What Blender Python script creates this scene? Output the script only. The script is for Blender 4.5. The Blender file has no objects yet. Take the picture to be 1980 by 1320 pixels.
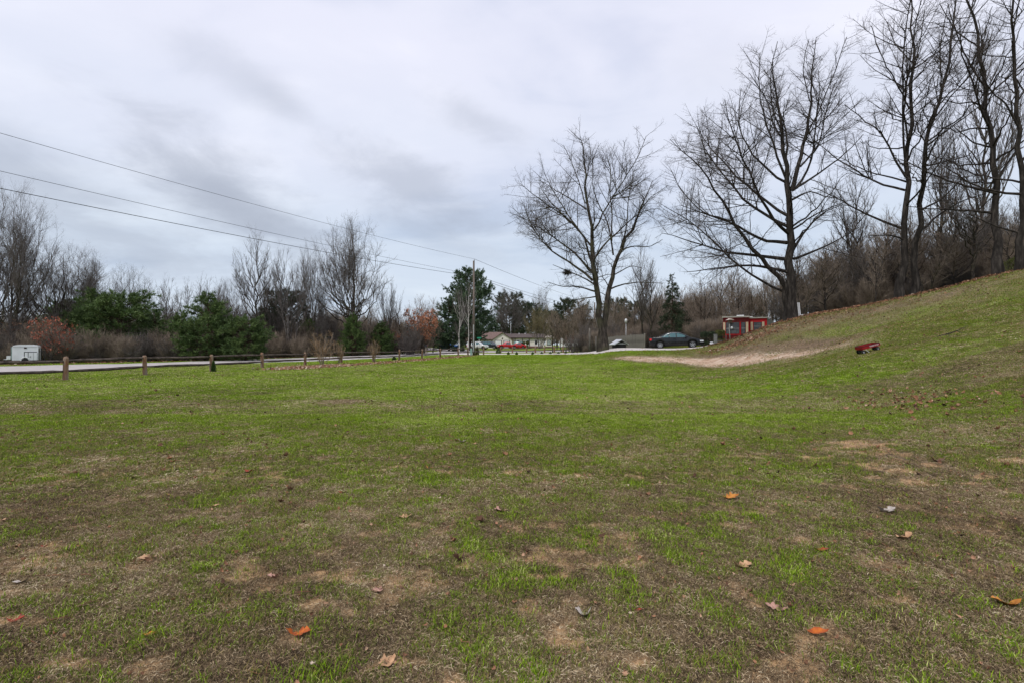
import bpy, math, random
import numpy as np
from mathutils import Vector, Matrix, Euler
R = math.radians
scene = bpy.context.scene
COL = scene.collection

# ------------------------------------------------------------------ camera, sky, sun
F_PX, CX, HY, EYE = 935.0, 990.0, 666.0, 1.6
cam_d = bpy.data.cameras.new("camera"); cam = bpy.data.objects.new("camera", cam_d); COL.objects.link(cam)
cam.location = (0, 0, EYE); cam.rotation_euler = (R(90.37), 0, 0)
cam_d.sensor_width = 36; cam_d.lens = F_PX / 1980 * 36; cam_d.clip_start = 0.05; cam_d.clip_end = 3000
scene.camera = cam
SUN_EL, SUN_AZ = 52, 215          # azimuth clockwise from +Y (north): behind and a little left
w = bpy.data.worlds.new("World"); scene.world = w; w.use_nodes = True
nt = w.node_tree; nt.nodes.clear(); N = nt.nodes.new; L = nt.links.new
sky = N('ShaderNodeTexSky'); sky.sky_type = 'NISHITA'; sky.sun_disc = False
sky.sun_elevation = R(SUN_EL); sky.sun_rotation = R(SUN_AZ)
tc = N('ShaderNodeTexCoord'); sp = N('ShaderNodeSeparateXYZ'); L(tc.outputs['Generated'], sp.inputs[0])
def wmath(op, a, b=None, clamp=False, c=None):
    n = N('ShaderNodeMath'); n.operation = op; n.use_clamp = clamp
    for i, v in enumerate((a, b, c)):
        if v is None: continue
        if isinstance(v, (int, float)): n.inputs[i].default_value = v
        else: L(v, n.inputs[i])
    return n.outputs[0]
zc = wmath('MAXIMUM', sp.outputs[2], 0.0)
zd = wmath('ADD', zc, 0.22)
u = wmath('DIVIDE', sp.outputs[0], zd); v_ = wmath('DIVIDE', sp.outputs[1], zd)
cb = N('ShaderNodeCombineXYZ'); L(u, cb.inputs[0]); L(v_, cb.inputs[1])
def wnoise(scale, detail, rough, off, dist=0.0, st=(1, 1, 1)):
    m = N('ShaderNodeMapping'); m.inputs['Location'].default_value = off; m.inputs['Scale'].default_value = st
    L(cb.outputs[0], m.inputs[0])
    n = N('ShaderNodeTexNoise'); n.inputs['Scale'].default_value = scale; n.inputs['Detail'].default_value = detail
    n.inputs['Roughness'].default_value = rough; n.inputs['Distortion'].default_value = dist
    L(m.outputs[0], n.inputs['Vector']); return n.outputs[0]
def wramp(fac, stops):
    r = N('ShaderNodeValToRGB'); r.color_ramp.interpolation = 'EASE'
    while len(r.color_ramp.elements) < len(stops): r.color_ramp.elements.new(0.5)
    for e, (p, c) in zip(r.color_ramp.elements, stops): e.position = p; e.color = (*c, 1)
    L(fac, r.inputs[0]); return r.outputs[0]
# base brightness of an overcast dome: bluish near the skyline, brighter towards the zenith
base = wramp(sp.outputs[2], [(0.0, (.50, .56, .64)), (0.17, (.50, .56, .65)), (0.36, (.585, .61, .705)), (0.55, (.635, .64, .735)), (1.0, (.97, .97, 1.03))])
n1 = wnoise(0.75, 5, .5, (3.1, 1.7, 0), .4, (1, 1.5, 1))
n2 = wnoise(2.2, 6, .55, (0.4, 5.2, 0), .5, (1, 1.7, 1))
nn = wmath('ADD', wmath('MULTIPLY', n1, .7), wmath('MULTIPLY', n2, .3))
tone = wramp(nn, [(0.32, (.74, .79, .86)), (0.50, (.98, .99, 1.0)), (0.66, (1.12, 1.11, 1.08))])
mulc = N('ShaderNodeMix'); mulc.data_type = 'RGBA'; mulc.blend_type = 'MULTIPLY'; mulc.inputs[0].default_value = .85
L(base, mulc.inputs[6]); L(tone, mulc.inputs[7])
cloud = mulc.outputs[2]
# individual darker cloud banks, each at its own direction on the dome
def bank(px, py, sx, sy, amt, seed):
    global cloud
    d = Vector(((px - CX) / F_PX, 1, (HY - py) / F_PX)).normalized()
    rt = Vector((d.y, -d.x, 0)).normalized(); up = rt.cross(d).normalized()
    up2 = (up - rt * .35).normalized()
    def dot(vec, k):
        n = N('ShaderNodeVectorMath'); n.operation = 'DOT_PRODUCT'; n.inputs[1].default_value = vec
        L(tc.outputs['Generated'], n.inputs[0]); return wmath('MULTIPLY', n.outputs['Value'], k)
    a = wmath('SUBTRACT', dot(rt, 1), rt.dot(d)); b = wmath('SUBTRACT', dot(up, 1), up.dot(d))
    sk = wmath('ADD', b, wmath('MULTIPLY', a, .38))
    nz = wnoise(3.2, 6, .62, (seed, seed * 2.3, 0), .3)
    nz = wmath('MULTIPLY', wmath('SUBTRACT', nz, .5), 2.6)
    q = wmath('ADD', wmath('POWER', wmath('ABSOLUTE', wmath('DIVIDE', a, sx / F_PX)), 2),
              wmath('POWER', wmath('ABSOLUTE', wmath('DIVIDE', sk, sy / F_PX)), 2))
    q = wmath('ADD', wmath('SQRT', q), nz)
    mr = N('ShaderNodeMapRange'); mr.interpolation_type = 'SMOOTHERSTEP'
    mr.inputs['From Min'].default_value = -.1; mr.inputs['From Max'].default_value = 1.6
    mr.inputs['To Min'].default_value = amt; mr.inputs['To Max'].default_value = 0
    L(q, mr.inputs['Value'])
    front = wmath('GREATER_THAN', dot(d, 1), .5)
    mx = N('ShaderNodeMix'); mx.data_type = 'RGBA'; mx.inputs[7].default_value = (.30, .33, .40, 1)
    L(wmath('MULTIPLY', mr.outputs[0], front), mx.inputs[0]); L(cloud, mx.inputs[6]); cloud = mx.outputs[2]
for b in [(415, 355, 130, 70, .62, 1.1), (500, 425, 150, 48, .60, 2.7), (110, 400, 260, 55, .50, 8.2), (465, 150, 100, 34, .26, 3.9), (545, 195, 60, 24, .22, 6.1),
          (915, 225, 90, 36, .36, 4.4), (800, 365, 150, 55, .52, 5.3), (860, 460, 140, 30, .24, 7.7), (60, 300, 180, 40, .2, 9.4), (1500, 130, 200, 60, .12, 10.4)]:
    bank(*b)
bg1 = N('ShaderNodeBackground'); L(sky.outputs[0], bg1.inputs[0]); bg1.inputs[1].default_value = .08
bg2 = N('ShaderNodeBackground'); L(cloud, bg2.inputs[0]); bg2.inputs[1].default_value = 1.0
mxs = N('ShaderNodeMixShader'); mxs.inputs[0].default_value = .95
L(bg1.outputs[0], mxs.inputs[1]); L(bg2.outputs[0], mxs.inputs[2])
wo = N('ShaderNodeOutputWorld'); L(mxs.outputs[0], wo.inputs[0])
sd = bpy.data.lights.new("sun", 'SUN'); sd.energy = 1.5; sd.angle = R(11); sd.color = (1, .96, .90)
so = bpy.data.objects.new("sun", sd); COL.objects.link(so)
so.rotation_euler = (R(90 - SUN_EL), 0, R(-SUN_AZ + 180))
scene.view_settings.view_transform = 'Standard'; scene.view_settings.look = 'None'
scene.view_settings.gamma = 1; scene.view_settings.exposure = 0.48
scene.view_settings.use_curve_mapping = False
scene.cycles.max_bounces = 6; scene.cycles.diffuse_bounces = 2; scene.cycles.glossy_bounces = 2
scene.cycles.transparent_max_bounces = 8

# ------------------------------------------------------------------ helpers
def at(px, py, Y): return (((px - CX) / F_PX) * Y, Y, EYE - (py - HY) / F_PX * Y)
def X_(px, Y): return (px - CX) / F_PX * Y

def tag(o, label=None, cat=None, group=None, kind=None):
    if label: o['label'] = label
    if cat: o['category'] = cat
    if group: o['group'] = group
    if kind: o['kind'] = kind
    return o
def empty(name, loc, rz=0, label=None, cat=None, group=None, scale=None):
    o = bpy.data.objects.new(name, None); COL.objects.link(o); o.location = loc; o.rotation_euler = (0, 0, rz)
    o.empty_display_size = .2
    if scale: o.scale = scale
    return tag(o, label, cat, group)
def link(name, me, parent=None, m=None):
    o = bpy.data.objects.new(name, me); COL.objects.link(o)
    if m is not None and not me.materials: me.materials.append(m)
    if parent: o.parent = parent
    return o
def copy_tree(o, parent=None):
    c = o.copy(); COL.objects.link(c)
    if parent: c.parent = parent
    for ch in list(o.children): copy_tree(ch, c)
    return c

class MB:
    def __init__(s): s.v = []; s.f = []; s.sm = []
    def add(s, vs, fs, smooth=False):
        n = len(s.v); s.v += [tuple(p) for p in vs]; s.f += [tuple(i + n for i in f) for f in fs]; s.sm += [smooth] * len(fs); return s
    def box(s, c, d, rz=0, rx=0, ry=0, taper=1.0, bev=0):
        hx, hy, hz = d[0] / 2, d[1] / 2, d[2] / 2
        M = Euler((rx, ry, rz)).to_matrix()
        vs = []
        for z in (-1, 1):
            t = taper if z > 0 else 1
            for x, y in ((-1, -1), (1, -1), (1, 1), (-1, 1)):
                p = M @ Vector((x * hx * t, y * hy * t, z * hz)); vs.append((c[0] + p.x, c[1] + p.y, c[2] + p.z))
        return s.add(vs, [(0, 3, 2, 1), (4, 5, 6, 7), (0, 1, 5, 4), (1, 2, 6, 5), (2, 3, 7, 6), (3, 0, 4, 7)])
    def tube(s, pts, rad, n=8, cap=True, smooth=True):
        pts = [Vector(p) for p in pts]
        if not isinstance(rad, (list, tuple)): rad = [rad] * len(pts)
        base = len(s.v); vs = []; fs = []
        for i, p in enumerate(pts):
            t = (pts[min(i + 1, len(pts) - 1)] - pts[max(i - 1, 0)]).normalized()
            a = t.cross(Vector((0, 0, 1)) if abs(t.z) < .9 else Vector((1, 0, 0))).normalized(); b = t.cross(a)
            for k in range(n):
                an = 2 * math.pi * k / n; vs.append(p + (a * math.cos(an) + b * math.sin(an)) * rad[i])
        for i in range(len(pts) - 1):
            for k in range(n):
                k2 = (k + 1) % n; fs.append((i * n + k, i * n + k2, (i + 1) * n + k2, (i + 1) * n + k))
        s.add(vs, fs, smooth)
        if cap:
            s.f.append(tuple(base + k for k in reversed(range(n)))); s.sm.append(False)
            s.f.append(tuple(base + (len(pts) - 1) * n + k for k in range(n))); s.sm.append(False)
        return s
    def lathe(s, prof, c=(0, 0, 0), axis='z', n=20, smooth=True):
        vs = []; fs = []
        for r, h in prof:
            for k in range(n):
                an = 2 * math.pi * k / n; a, b = r * math.cos(an), r * math.sin(an)
                p = {'z': (a, b, h), 'y': (a, h, b), 'x': (h, a, b)}[axis]; vs.append((c[0] + p[0], c[1] + p[1], c[2] + p[2]))
        for i in range(len(prof) - 1):
            for k in range(n):
                k2 = (k + 1) % n; fs.append((i * n + k, i * n + k2, (i + 1) * n + k2, (i + 1) * n + k))
        return s.add(vs, fs, smooth)
    def prism(s, poly, y0, y1):      # polygon in x,z, extruded along y
        n = len(poly); vs = [(x, y0, z) for x, z in poly] + [(x, y1, z) for x, z in poly]
        return s.add(vs, [tuple(range(n)), tuple(range(2 * n - 1, n - 1, -1))] + [(i, i + n, (i + 1) % n + n, (i + 1) % n) for i in range(n)])
    def mesh(s, name, m=None):
        me = bpy.data.meshes.new(name); me.from_pydata(s.v, [], s.f)
        me.polygons.foreach_set('use_smooth', s.sm)
        if m: me.materials.append(m)
        me.update(); return me
    def build(s, name, m, parent=None): return link(name, s.mesh(name, m), parent)

def np_mesh(name, V, Fq, m=None, smooth=True, nper=4):
    """V (n,3), Fq (k,nper) numpy"""
    me = bpy.data.meshes.new(name); V = np.asarray(V, np.float32); Fq = np.asarray(Fq, np.int32)
    me.vertices.add(len(V)); me.vertices.foreach_set('co', V.ravel())
    me.loops.add(Fq.size); me.loops.foreach_set('vertex_index', Fq.ravel())
    me.polygons.add(len(Fq)); me.polygons.foreach_set('loop_start', np.arange(0, Fq.size, nper, dtype=np.int32))
    me.polygons.foreach_set('use_smooth', np.full(len(Fq), smooth)); me.update(calc_edges=True)
    if m: me.materials.append(m)
    return me

# ------------------------------------------------------------------ materials
MATS = {}
def nmat(name):
    m = bpy.data.materials.new(name); m.use_nodes = True; n = m.node_tree; n.nodes.clear()
    o = n.nodes.new('ShaderNodeOutputMaterial'); b = n.nodes.new('ShaderNodeBsdfPrincipled')
    n.links.new(b.outputs[0], o.inputs[0]); MATS[name] = m
    b.inputs['Specular IOR Level'].default_value = .25
    return m, n, b
def ramp(n, fac, stops, interp='LINEAR'):
    r = n.nodes.new('ShaderNodeValToRGB'); r.color_ramp.interpolation = interp
    while len(r.color_ramp.elements) < len(stops): r.color_ramp.elements.new(0.5)
    for e, (p, c) in zip(r.color_ramp.elements, stops): e.position = p; e.color = (*c, 1) if len(c) == 3 else c
    n.links.new(fac, r.inputs[0]); return r.outputs[0]
def noise(n, vec, scale, detail=4, rough=.55, dist=0):
    t = n.nodes.new('ShaderNodeTexNoise'); t.inputs['Scale'].default_value = scale; t.inputs['Detail'].default_value = detail
    t.inputs['Roughness'].default_value = rough; t.inputs['Distortion'].default_value = dist
    if vec is not None: n.links.new(vec, t.inputs['Vector'])
    return t.outputs[0]
def mapping(n, vec, sc=(1, 1, 1), rot=(0, 0, 0)):
    m = n.nodes.new('ShaderNodeMapping'); m.inputs['Scale'].default_value = sc; m.inputs['Rotation'].default_value = rot
    n.links.new(vec, m.inputs[0]); return m.outputs[0]
def bump(n, b, h, strength, dist=.02):
    k = n.nodes.new('ShaderNodeBump'); k.inputs['Strength'].default_value = strength; k.inputs['Distance'].default_value = dist
    n.links.new(h, k.inputs['Height']); n.links.new(k.outputs[0], b.inputs['Normal'])
def simple(name, c1, c2=None, scale=4, rough=.7, metal=0, spec=.25, sc=(1, 1, 1), bmp=0, detail=5, coord='Object', lo=.35, hi=.65):
    if name in MATS: return MATS[name]
    m, n, b = nmat(name); b.inputs['Roughness'].default_value = rough; b.inputs['Metallic'].default_value = metal
    b.inputs['Specular IOR Level'].default_value = spec
    c2 = c2 or tuple(min(1, x * .8) for x in c1)
    t = n.nodes.new('ShaderNodeTexCoord'); vec = mapping(n, t.outputs[coord], sc)
    f = noise(n, vec, scale, detail); n.links.new(ramp(n, f, [(lo, c1), (hi, c2)]), b.inputs['Base Color'])
    if bmp: bump(n, b, f, bmp)
    return m
def bark(name, dark, mid, light, green=None, scale=6):
    m, n, b = nmat(name); b.inputs['Roughness'].default_value = .9; b.inputs['Specular IOR Level'].default_value = .1
    t = n.nodes.new('ShaderNodeTexCoord'); vec = mapping(n, t.outputs['Object'], (1, 1, .22))
    f = noise(n, vec, scale, 6, .65); c = ramp(n, f, [(.30, dark), (.5, mid), (.68, light)])
    if green:
        f2 = noise(n, t.outputs['Object'], .8, 3); g = ramp(n, f2, [(.48, (0, 0, 0)), (.62, (.7, .7, .7))])
        mx = n.nodes.new('ShaderNodeMix'); mx.data_type = 'RGBA'; n.links.new(g, mx.inputs[0]); n.links.new(c, mx.inputs[6]); mx.inputs[7].default_value = (*green, 1); c = mx.outputs[2]
    n.links.new(c, b.inputs['Base Color']); bump(n, b, f, .8, .05)
    return m
M_bark_oak = bark('oak_bark', (.016, .013, .011), (.045, .038, .032), (.12, .10, .085), (.06, .06, .032))
M_bark_dark = bark('dark_bark', (.012, .010, .009), (.03, .026, .023), (.075, .065, .057))
M_bark_grey = bark('grey_bark', (.05, .045, .042), (.12, .108, .10), (.22, .20, .185))
M_bark_pale = bark('pale_birch_bark', (.30, .28, .25), (.48, .46, .42), (.6, .58, .54), scale=3)
M_bark_pine = bark('pine_bark', (.03, .02, .016), (.07, .045, .032), (.12, .08, .055))
def twigmat(name, a, b_):
    return simple(name, a, b_, 1.5, .85, spec=.1)
M_twig_oak = twigmat('oak_twigs', (.06, .050, .046), (.12, .10, .092))
M_twig_grey = twigmat('grey_twigs', (.085, .074, .068), (.17, .15, .138))
M_twig_brown = twigmat('brown_twigs', (.14, .108, .082), (.29, .235, .185))
M_twig_red = twigmat('reddish_twigs', (.12, .05, .04), (.24, .12, .09))
M_twig_olive = twigmat('olive_twigs', (.10, .085, .045), (.23, .19, .11))
M_twig_tan = twigmat('tan_stalks', (.25, .16, .09), (.42, .28, .16))
def leafmat(name, stops, rough=.6, coord='INSTANCER', attr='tint', trans=0.0):
    m, n, b = nmat(name); b.inputs['Roughness'].default_value = rough
    g = n.nodes.new('ShaderNodeNewGeometry')
    return m, n, b, g
def foliage(name, stops, scale=.6):
    m, n, b, g = leafmat(name, None)
    r = n.nodes.new('ShaderNodeMath'); r.operation = 'ADD'
    t = n.nodes.new('ShaderNodeTexCoord'); f = noise(n, t.outputs['Object'], scale, 4)
    k = n.nodes.new('ShaderNodeMath'); k.operation = 'MULTIPLY'; n.links.new(g.outputs['Random Per Island'], k.inputs[0]); k.inputs[1].default_value = .45
    n.links.new(k.outputs[0], r.inputs[0]); n.links.new(f, r.inputs[1])
    k2 = n.nodes.new('ShaderNodeMath'); k2.operation = 'SUBTRACT'; n.links.new(r.outputs[0], k2.inputs[0]); k2.inputs[1].default_value = .22
    n.links.new(ramp(n, k2.outputs[0], stops), b.inputs['Base Color']); b.inputs['Roughness'].default_value = .55
    return m
M_pine = foliage('pine_needles', [(.2, (.022, .042, .012)), (.45, (.055, .10, .026)), (.75, (.14, .20, .06))])
M_whitepine = foliage('white_pine_needles', [(.2, (.022, .045, .022)), (.45, (.05, .09, .045)), (.75, (.11, .165, .08))])
M_spruce = foliage('spruce_needles', [(.25, (.018, .030, .014)), (.5, (.035, .055, .025)), (.75, (.07, .09, .045))])
M_olivefol = foliage('yellowish_evergreen_needles', [(.25, (.05, .055, .018)), (.5, (.10, .11, .03)), (.75, (.18, .19, .06))])
M_redleaf = foliage('red_brown_leaves', [(.25, (.16, .035, .02)), (.5, (.30, .075, .045)), (.75, (.42, .15, .09))])
M_orangeleaf = foliage('orange_brown_leaves', [(.25, (.20, .07, .035)), (.5, (.38, .15, .08)), (.75, (.55, .28, .17))])
M_brownleaf = foliage('dry_brown_leaves', [(.25, (.11, .06, .035)), (.5, (.22, .11, .06)), (.75, (.36, .2, .12))])
# ------------------------------------------------------------------ terrain
def vnoise(x, y, seed=0):
    x = np.asarray(x, float); y = np.asarray(y, float)
    xi = np.floor(x).astype(np.int64); yi = np.floor(y).astype(np.int64); xf = x - xi; yf = y - yi
    def h(a, b):
        n = (a * 374761393 + b * 668265263 + seed * 982451653) & 0x7fffffff
        n = ((n ^ (n >> 13)) * 1274126177) & 0x7fffffff
        return ((n ^ (n >> 16)) & 0xffff) / 65535.0
    sx = xf * xf * (3 - 2 * xf); sy = yf * yf * (3 - 2 * yf)
    return (h(xi, yi) * (1 - sx) + h(xi + 1, yi) * sx) * (1 - sy) + (h(xi, yi + 1) * (1 - sx) + h(xi + 1, yi + 1) * sx) * sy
def fbm(x, y, seed=0, o=4):
    s = 0; a = .5; t = 0
    for k in range(o):
        s = s + a * vnoise(x * 2 ** k + 17.3 * k, y * 2 ** k - 9.1 * k, seed + k); t += a; a *= .55
    return s / t
CP = []
def cp(px, py, Y): CP.append(at(px, py, Y))
for x in (-45, -30, -18, -10, -4): 
    for y in (-15, 0, 8, 16, 25, 36, 46): CP.append((x, y, 0.0 if x > -20 else -.02))
for x, y in ((0, 0), (2, 3), (1, 10), (2, 18), (3, 27), (4, 4), (0, 36), (5, 10), (-12, 56), (-24, 60), (-45, 62)): CP.append((x, y, .02))
for x in (-70, -100): 
    for y in (0, 40, 80): CP.append((x, y, 0))
CP += [(-4.9, 62, .22), (0.5, 65, .26), (-17, 75, .2), (-30, 90, .2), (-8, 90, .35), (8, 80, .35), (-20, 130, .6), (10, 130, .6), (40, 130, 1), (-80, 130, .4), (12, 95, .45), (6, 36, .2), (7, 46, .40)]
for a in [(1080, 685, 56), (1163, 678.5, 47), (1163, 683, 43.5), (1290, 675.5, 42.2), (1340, 673, 43), (1390, 667, 46),
          (1163, 697, 36), (1260, 692, 36.5), (1330, 684, 38), (1400, 702, 33), (1400, 686, 37), (1500, 690, 28.5), (1594, 678, 25.5), (1644, 666, 23),
          (1682, 681, 18.7), (1480, 660, 33), (1568, 656, 29), (1682, 644, 23.5), (1500, 722, 20),
          (1480, 632, 40), (1530, 617, 38), (1600, 603, 36.5), (1700, 586, 34.5), (1760, 573, 33), (1840, 555, 31.5), (1935, 529, 30), (1980, 521, 29.5),
          (1980, 600, 19.5), (1980, 700, 12.3), (1800, 660, 17), (1860, 640, 19), (1980, 800, 8.2), (1700, 780, 11.5), (1750, 620, 25), (1850, 740, 11.8), (1650, 760, 13), (1980, 940, 5.4)]: cp(*a)
CP += [(22, 50, 1.75), (26, 48, 2.9), (30, 42, 4.4), (34, 36, 5.9), (40, 30, 8.0), (45, 20, 9), (38, 50, 5.0), (50, 45, 7.5), (30, 60, 2.8), (22, 62, 1.6), (45, 70, 5), (70, 50, 9), (70, 10, 12),
       (20, 10, 3.2), (20, 0, 3.2), (12, 0, .9), (12, 5, 1.05), (30, 10, 6.2), (8, 2, .2), (12, -15, .8), (0, -15, 0), (30, -15, 5.5), (14, 56, .9), (18, 70, 1.0), (70, 100, 4), (100, 0, 12)]
CPa = np.array(CP); _c2 = 2.5 ** 2
def _phi(x, y):
    return np.sqrt((x[:, None] - CPa[None, :, 0]) ** 2 + (y[:, None] - CPa[None, :, 1]) ** 2 + _c2)
_A = _phi(CPa[:, 0], CPa[:, 1]) - .06 * np.eye(len(CPa)) * 1.0
_n = len(CPa); _M = np.zeros((_n + 3, _n + 3)); _M[:_n, :_n] = _A
_P = np.c_[np.ones(_n), CPa[:, 0], CPa[:, 1]]; _M[:_n, _n:] = _P; _M[_n:, :_n] = _P.T
_W = np.linalg.solve(_M, np.r_[CPa[:, 2], 0, 0, 0])
def zt(x, y):
    x = np.atleast_1d(np.asarray(x, float)); y = np.atleast_1d(np.asarray(y, float)); out = np.empty(len(x))
    for i in range(0, len(x), 20000):
        a, b = np.clip(x[i:i + 20000], -110, 105), np.clip(y[i:i + 20000], -18, 135)
        out[i:i + 20000] = _phi(a, b) @ _W[:_n] + _W[_n] + _W[_n + 1] * a + _W[_n + 2] * b
    d = np.hypot(x, y - 40); k = np.clip((d - 150) / 150, 0, 1)
    out = out * (1 - k) + .5 * k
    out += (fbm(x * .35, y * .35, 5, 3) - .5) * .10 * np.clip(np.hypot(x, y) / 12, 0, 1)
    return out
def z1(x, y): return float(zt([x], [y])[0])

# paths of road, driveway and sandy turnaround, in metres on the ground
ROAD_NEAR = [(-60, 12.0), (-44, 19.3), (-34.5, 24.2), (-29.2, 27.8), (-25.2, 33.0), (-21.8, 41.5), (-17.6, 51), (-12.4, 62.5), (-8.6, 73), (-4, 83)]
ROAD_FAR = [(-75, 19), (-56, 26.5), (-44.5, 32.3), (-38.4, 35.9), (-32.4, 41.6), (-27.9, 52.5), (-23.0, 62), (-17.2, 78), (-13, 92), (-6, 104)]
def seg_dist(x, y, pts):
    d = np.full(np.shape(x), 1e9)
    for (x0, y0), (x1, y1) in zip(pts[:-1], pts[1:]):
        vx, vy = x1 - x0, y1 - y0; t = np.clip(((x - x0) * vx + (y - y0) * vy) / (vx * vx + vy * vy), 0, 1)
        d = np.minimum(d, np.hypot(x - x0 - t * vx, y - y0 - t * vy))
    return d
def inpoly(x, y, P):
    c = np.zeros(np.shape(x), bool); n = len(P)
    for i in range(n):
        x0, y0 = P[i]; x1, y1 = P[(i + 1) % n]
        c ^= ((y0 > y) != (y1 > y)) & (x < (x1 - x0) * (y - y0) / (y1 - y0 + 1e-12) + x0)
    return c
def softpoly(x, y, P, wdt):      # 0..1 with a soft edge of width wdt
    s = np.where(inpoly(x, y, P), 1, -1) * seg_dist(x, y, P + [P[0]])
    return np.clip(.5 + s / wdt, 0, 1)
def ray_ground(px, py, lo=2.0, hi=110.0):
    """first point where the sight line through a photo point meets the terrain (used only to find WHERE things lie)"""
    Y = np.geomspace(lo, hi, 700); X = (px - CX) / F_PX * Y; Z = EYE - (py - HY) / F_PX * Y
    g = zt(X, Y); k = np.where(g >= Z)[0]
    if len(k) == 0: return (X[-1], Y[-1])
    i = k[0]
    if i == 0: return (float(X[0]), float(Y[0]))
    a = (Z[i - 1] - g[i - 1]); b = (g[i] - Z[i]); t = a / (a + b + 1e-9)
    return (float(X[i - 1] + (X[i] - X[i - 1]) * t), float(Y[i - 1] + (Y[i] - Y[i - 1]) * t))
def gpoly(pp): return [ray_ground(*p) for p in pp]
SAND = gpoly([(1175, 690), (1240, 687), (1310, 688), (1400, 686), (1480, 681), (1540, 678), (1585, 672), (1630, 663), (1650, 664), (1600, 677), (1545, 689), (1490, 696), (1440, 706), (1350, 706), (1300, 700), (1235, 699), (1180, 694)])
DIRT = gpoly([(1350, 686), (1430, 674), (1480, 665), (1568, 657), (1660, 646), (1690, 642), (1650, 656), (1590, 672), (1500, 680), (1420, 686)])
TAN = gpoly([(60, 790), (200, 765), (360, 752), (560, 742), (640, 745), (560, 762), (400, 778), (250, 785)])
BALD = gpoly([(1640, 850), (1700, 855), (1760, 880), (1860, 940), (1980, 1000), (1980, 1110), (1890, 1080), (1790, 1010), (1690, 930)])
DARKG = gpoly([(980, 1020), (1300, 960), (1500, 1000), (1600, 1100), (1560, 1180), (1300, 1220), (1060, 1180)])
HILLT = gpoly([(1400, 664), (1560, 617), (1760, 578), (1960, 530), (1900, 570), (1700, 615), (1560, 640)])
PATCH = gpoly([(628, 775), (660, 771), (697, 773), (700, 779), (660, 782), (632, 780)])
def masks(x, y):
    sand = softpoly(x, y, SAND, 3.2); dirt = softpoly(x, y, DIRT, 2.0)
    big = fbm(x * .16, y * .16, 31, 3); med = fbm(x * .8, y * .8, 47, 4); sml = fbm(x * 3.1, y * 3.1, 77, 3)
    r = np.hypot(x, y)
    near = 1 - np.clip((y - 2.2 - .10 * np.abs(x)) / 9.5, 0, 1) ** .8
    g = 1.0 - .74 * near - .26 * np.exp(-((y - 8.0) / 4.0) ** 2)
    g = g - .42 * softpoly(x, y, TAN, 4.0) * (.5 + med) 
    hill = np.clip((x - 5 - .12 * y) / 6, 0, 1); g = g * (1 - .48 * hill)
    g = g - .42 * softpoly(x, y, HILLT, 5.0) - .5 * softpoly(x, y, BALD, 1.2) * (.3 + med) + .15 * softpoly(x, y, DARKG, 2.5)
    g = g + (big - .5) * .30 + (med - .5) * .35 + (sml - .5) * 1.1 * (near + .2) + (fbm(x * 7.5, y * 7.5, 177, 2) - .5) * .8 * near
    g = np.clip(g, 0, 1) * (1 - sand) * (1 - .85 * dirt) * (1 - softpoly(x, y, PATCH, .8))
    bare = np.clip((fbm(x * 3.4 + 3, y * 5.4, 91, 4) - .535) * 9, 0, 1) * np.clip(near * 1.2 + softpoly(x, y, BALD, 1.5) * 1.2, 0, 1) * (1 - np.clip((y - 8) / 6, 0, 1))
    g = np.where(y > 72, g * .62, g)
    bare = np.clip(bare + .5 * softpoly(x, y, BALD, 1.0) * np.clip((med - .42) * 6, 0, 1), 0, 1)
    dirt = np.clip(dirt + softpoly(x, y, PATCH, .7), 0, 1)
    return g, sand, dirt, bare

def axis_pts(a0, b0, k, lim, far):
    p = [0.0]
    while p[-1] < lim: p.append(p[-1] + min(a0 + k * p[-1], .55))
    while p[-1] < far: p.append(p[-1] * 1.22 + 1)
    return p
xp = axis_pts(.055, 0, .011, 48, 1200); xs = np.array([-v for v in xp[:0:-1]] + xp)
yp = [1.2]
while yp[-1] < 80: yp.append(yp[-1] + min(.045 + .010 * (yp[-1] - 1.2), .5))
while yp[-1] < 1500: yp.append(yp[-1] * 1.18)
ys = np.array([-900, -300, -100, -40, -20, -10, -6, -3, -1.5, -.5, 0, .3, .6, .9] + yp)
GX, GY = np.meshgrid(xs, ys); gx, gy = GX.ravel(), GY.ravel()
gz = zt(gx, gy)
g_, s_, d_, b_ = masks(gx, gy)
nearf = np.clip(1 - np.hypot(gx, gy) / 14, 0, 1)
gz = gz + nearf * ((fbm(gx * 4, gy * 4, 3, 3) - .5) * .035 + (fbm(gx * 13, gy * 13, 8, 2) - .5) * .014) - .03 * s_
nx, ny = len(xs), len(ys)
idx = (np.arange(ny - 1)[:, None] * nx + np.arange(nx - 1)[None, :]).ravel()
me = np_mesh('ground', np.c_[gx, gy, gz], np.c_[idx, idx + 1, idx + nx + 1, idx + nx])
ca = me.color_attributes.new('cover', 'FLOAT_COLOR', 'POINT')
ca.data.foreach_set('color', np.c_[g_, s_, d_, b_].astype(np.float32).ravel())
m, n, b = nmat('turf_and_soil'); b.inputs['Roughness'].default_value = .95; b.inputs['Specular IOR Level'].default_value = .08
at_ = n.nodes.new('ShaderNodeAttribute'); at_.attribute_name = 'cover'
se = n.nodes.new('ShaderNodeSeparateColor'); n.links.new(at_.outputs['Color'], se.inputs[0])
ge = n.nodes.new('ShaderNodeNewGeometry'); P = ge.outputs['Position']
def mix(fac, a, bb, blend='MIX'):
    x = n.nodes.new('ShaderNodeMix'); x.data_type = 'RGBA'; x.blend_type = blend
    for i, v in ((0, fac), (6, a), (7, bb)):
        if isinstance(v, (int, float)): x.inputs[i].default_value = v
        elif isinstance(v, tuple): x.inputs[i].default_value = (*v, 1)
        else: n.links.new(v, x.inputs[i])
    return x.outputs[2]
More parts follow.
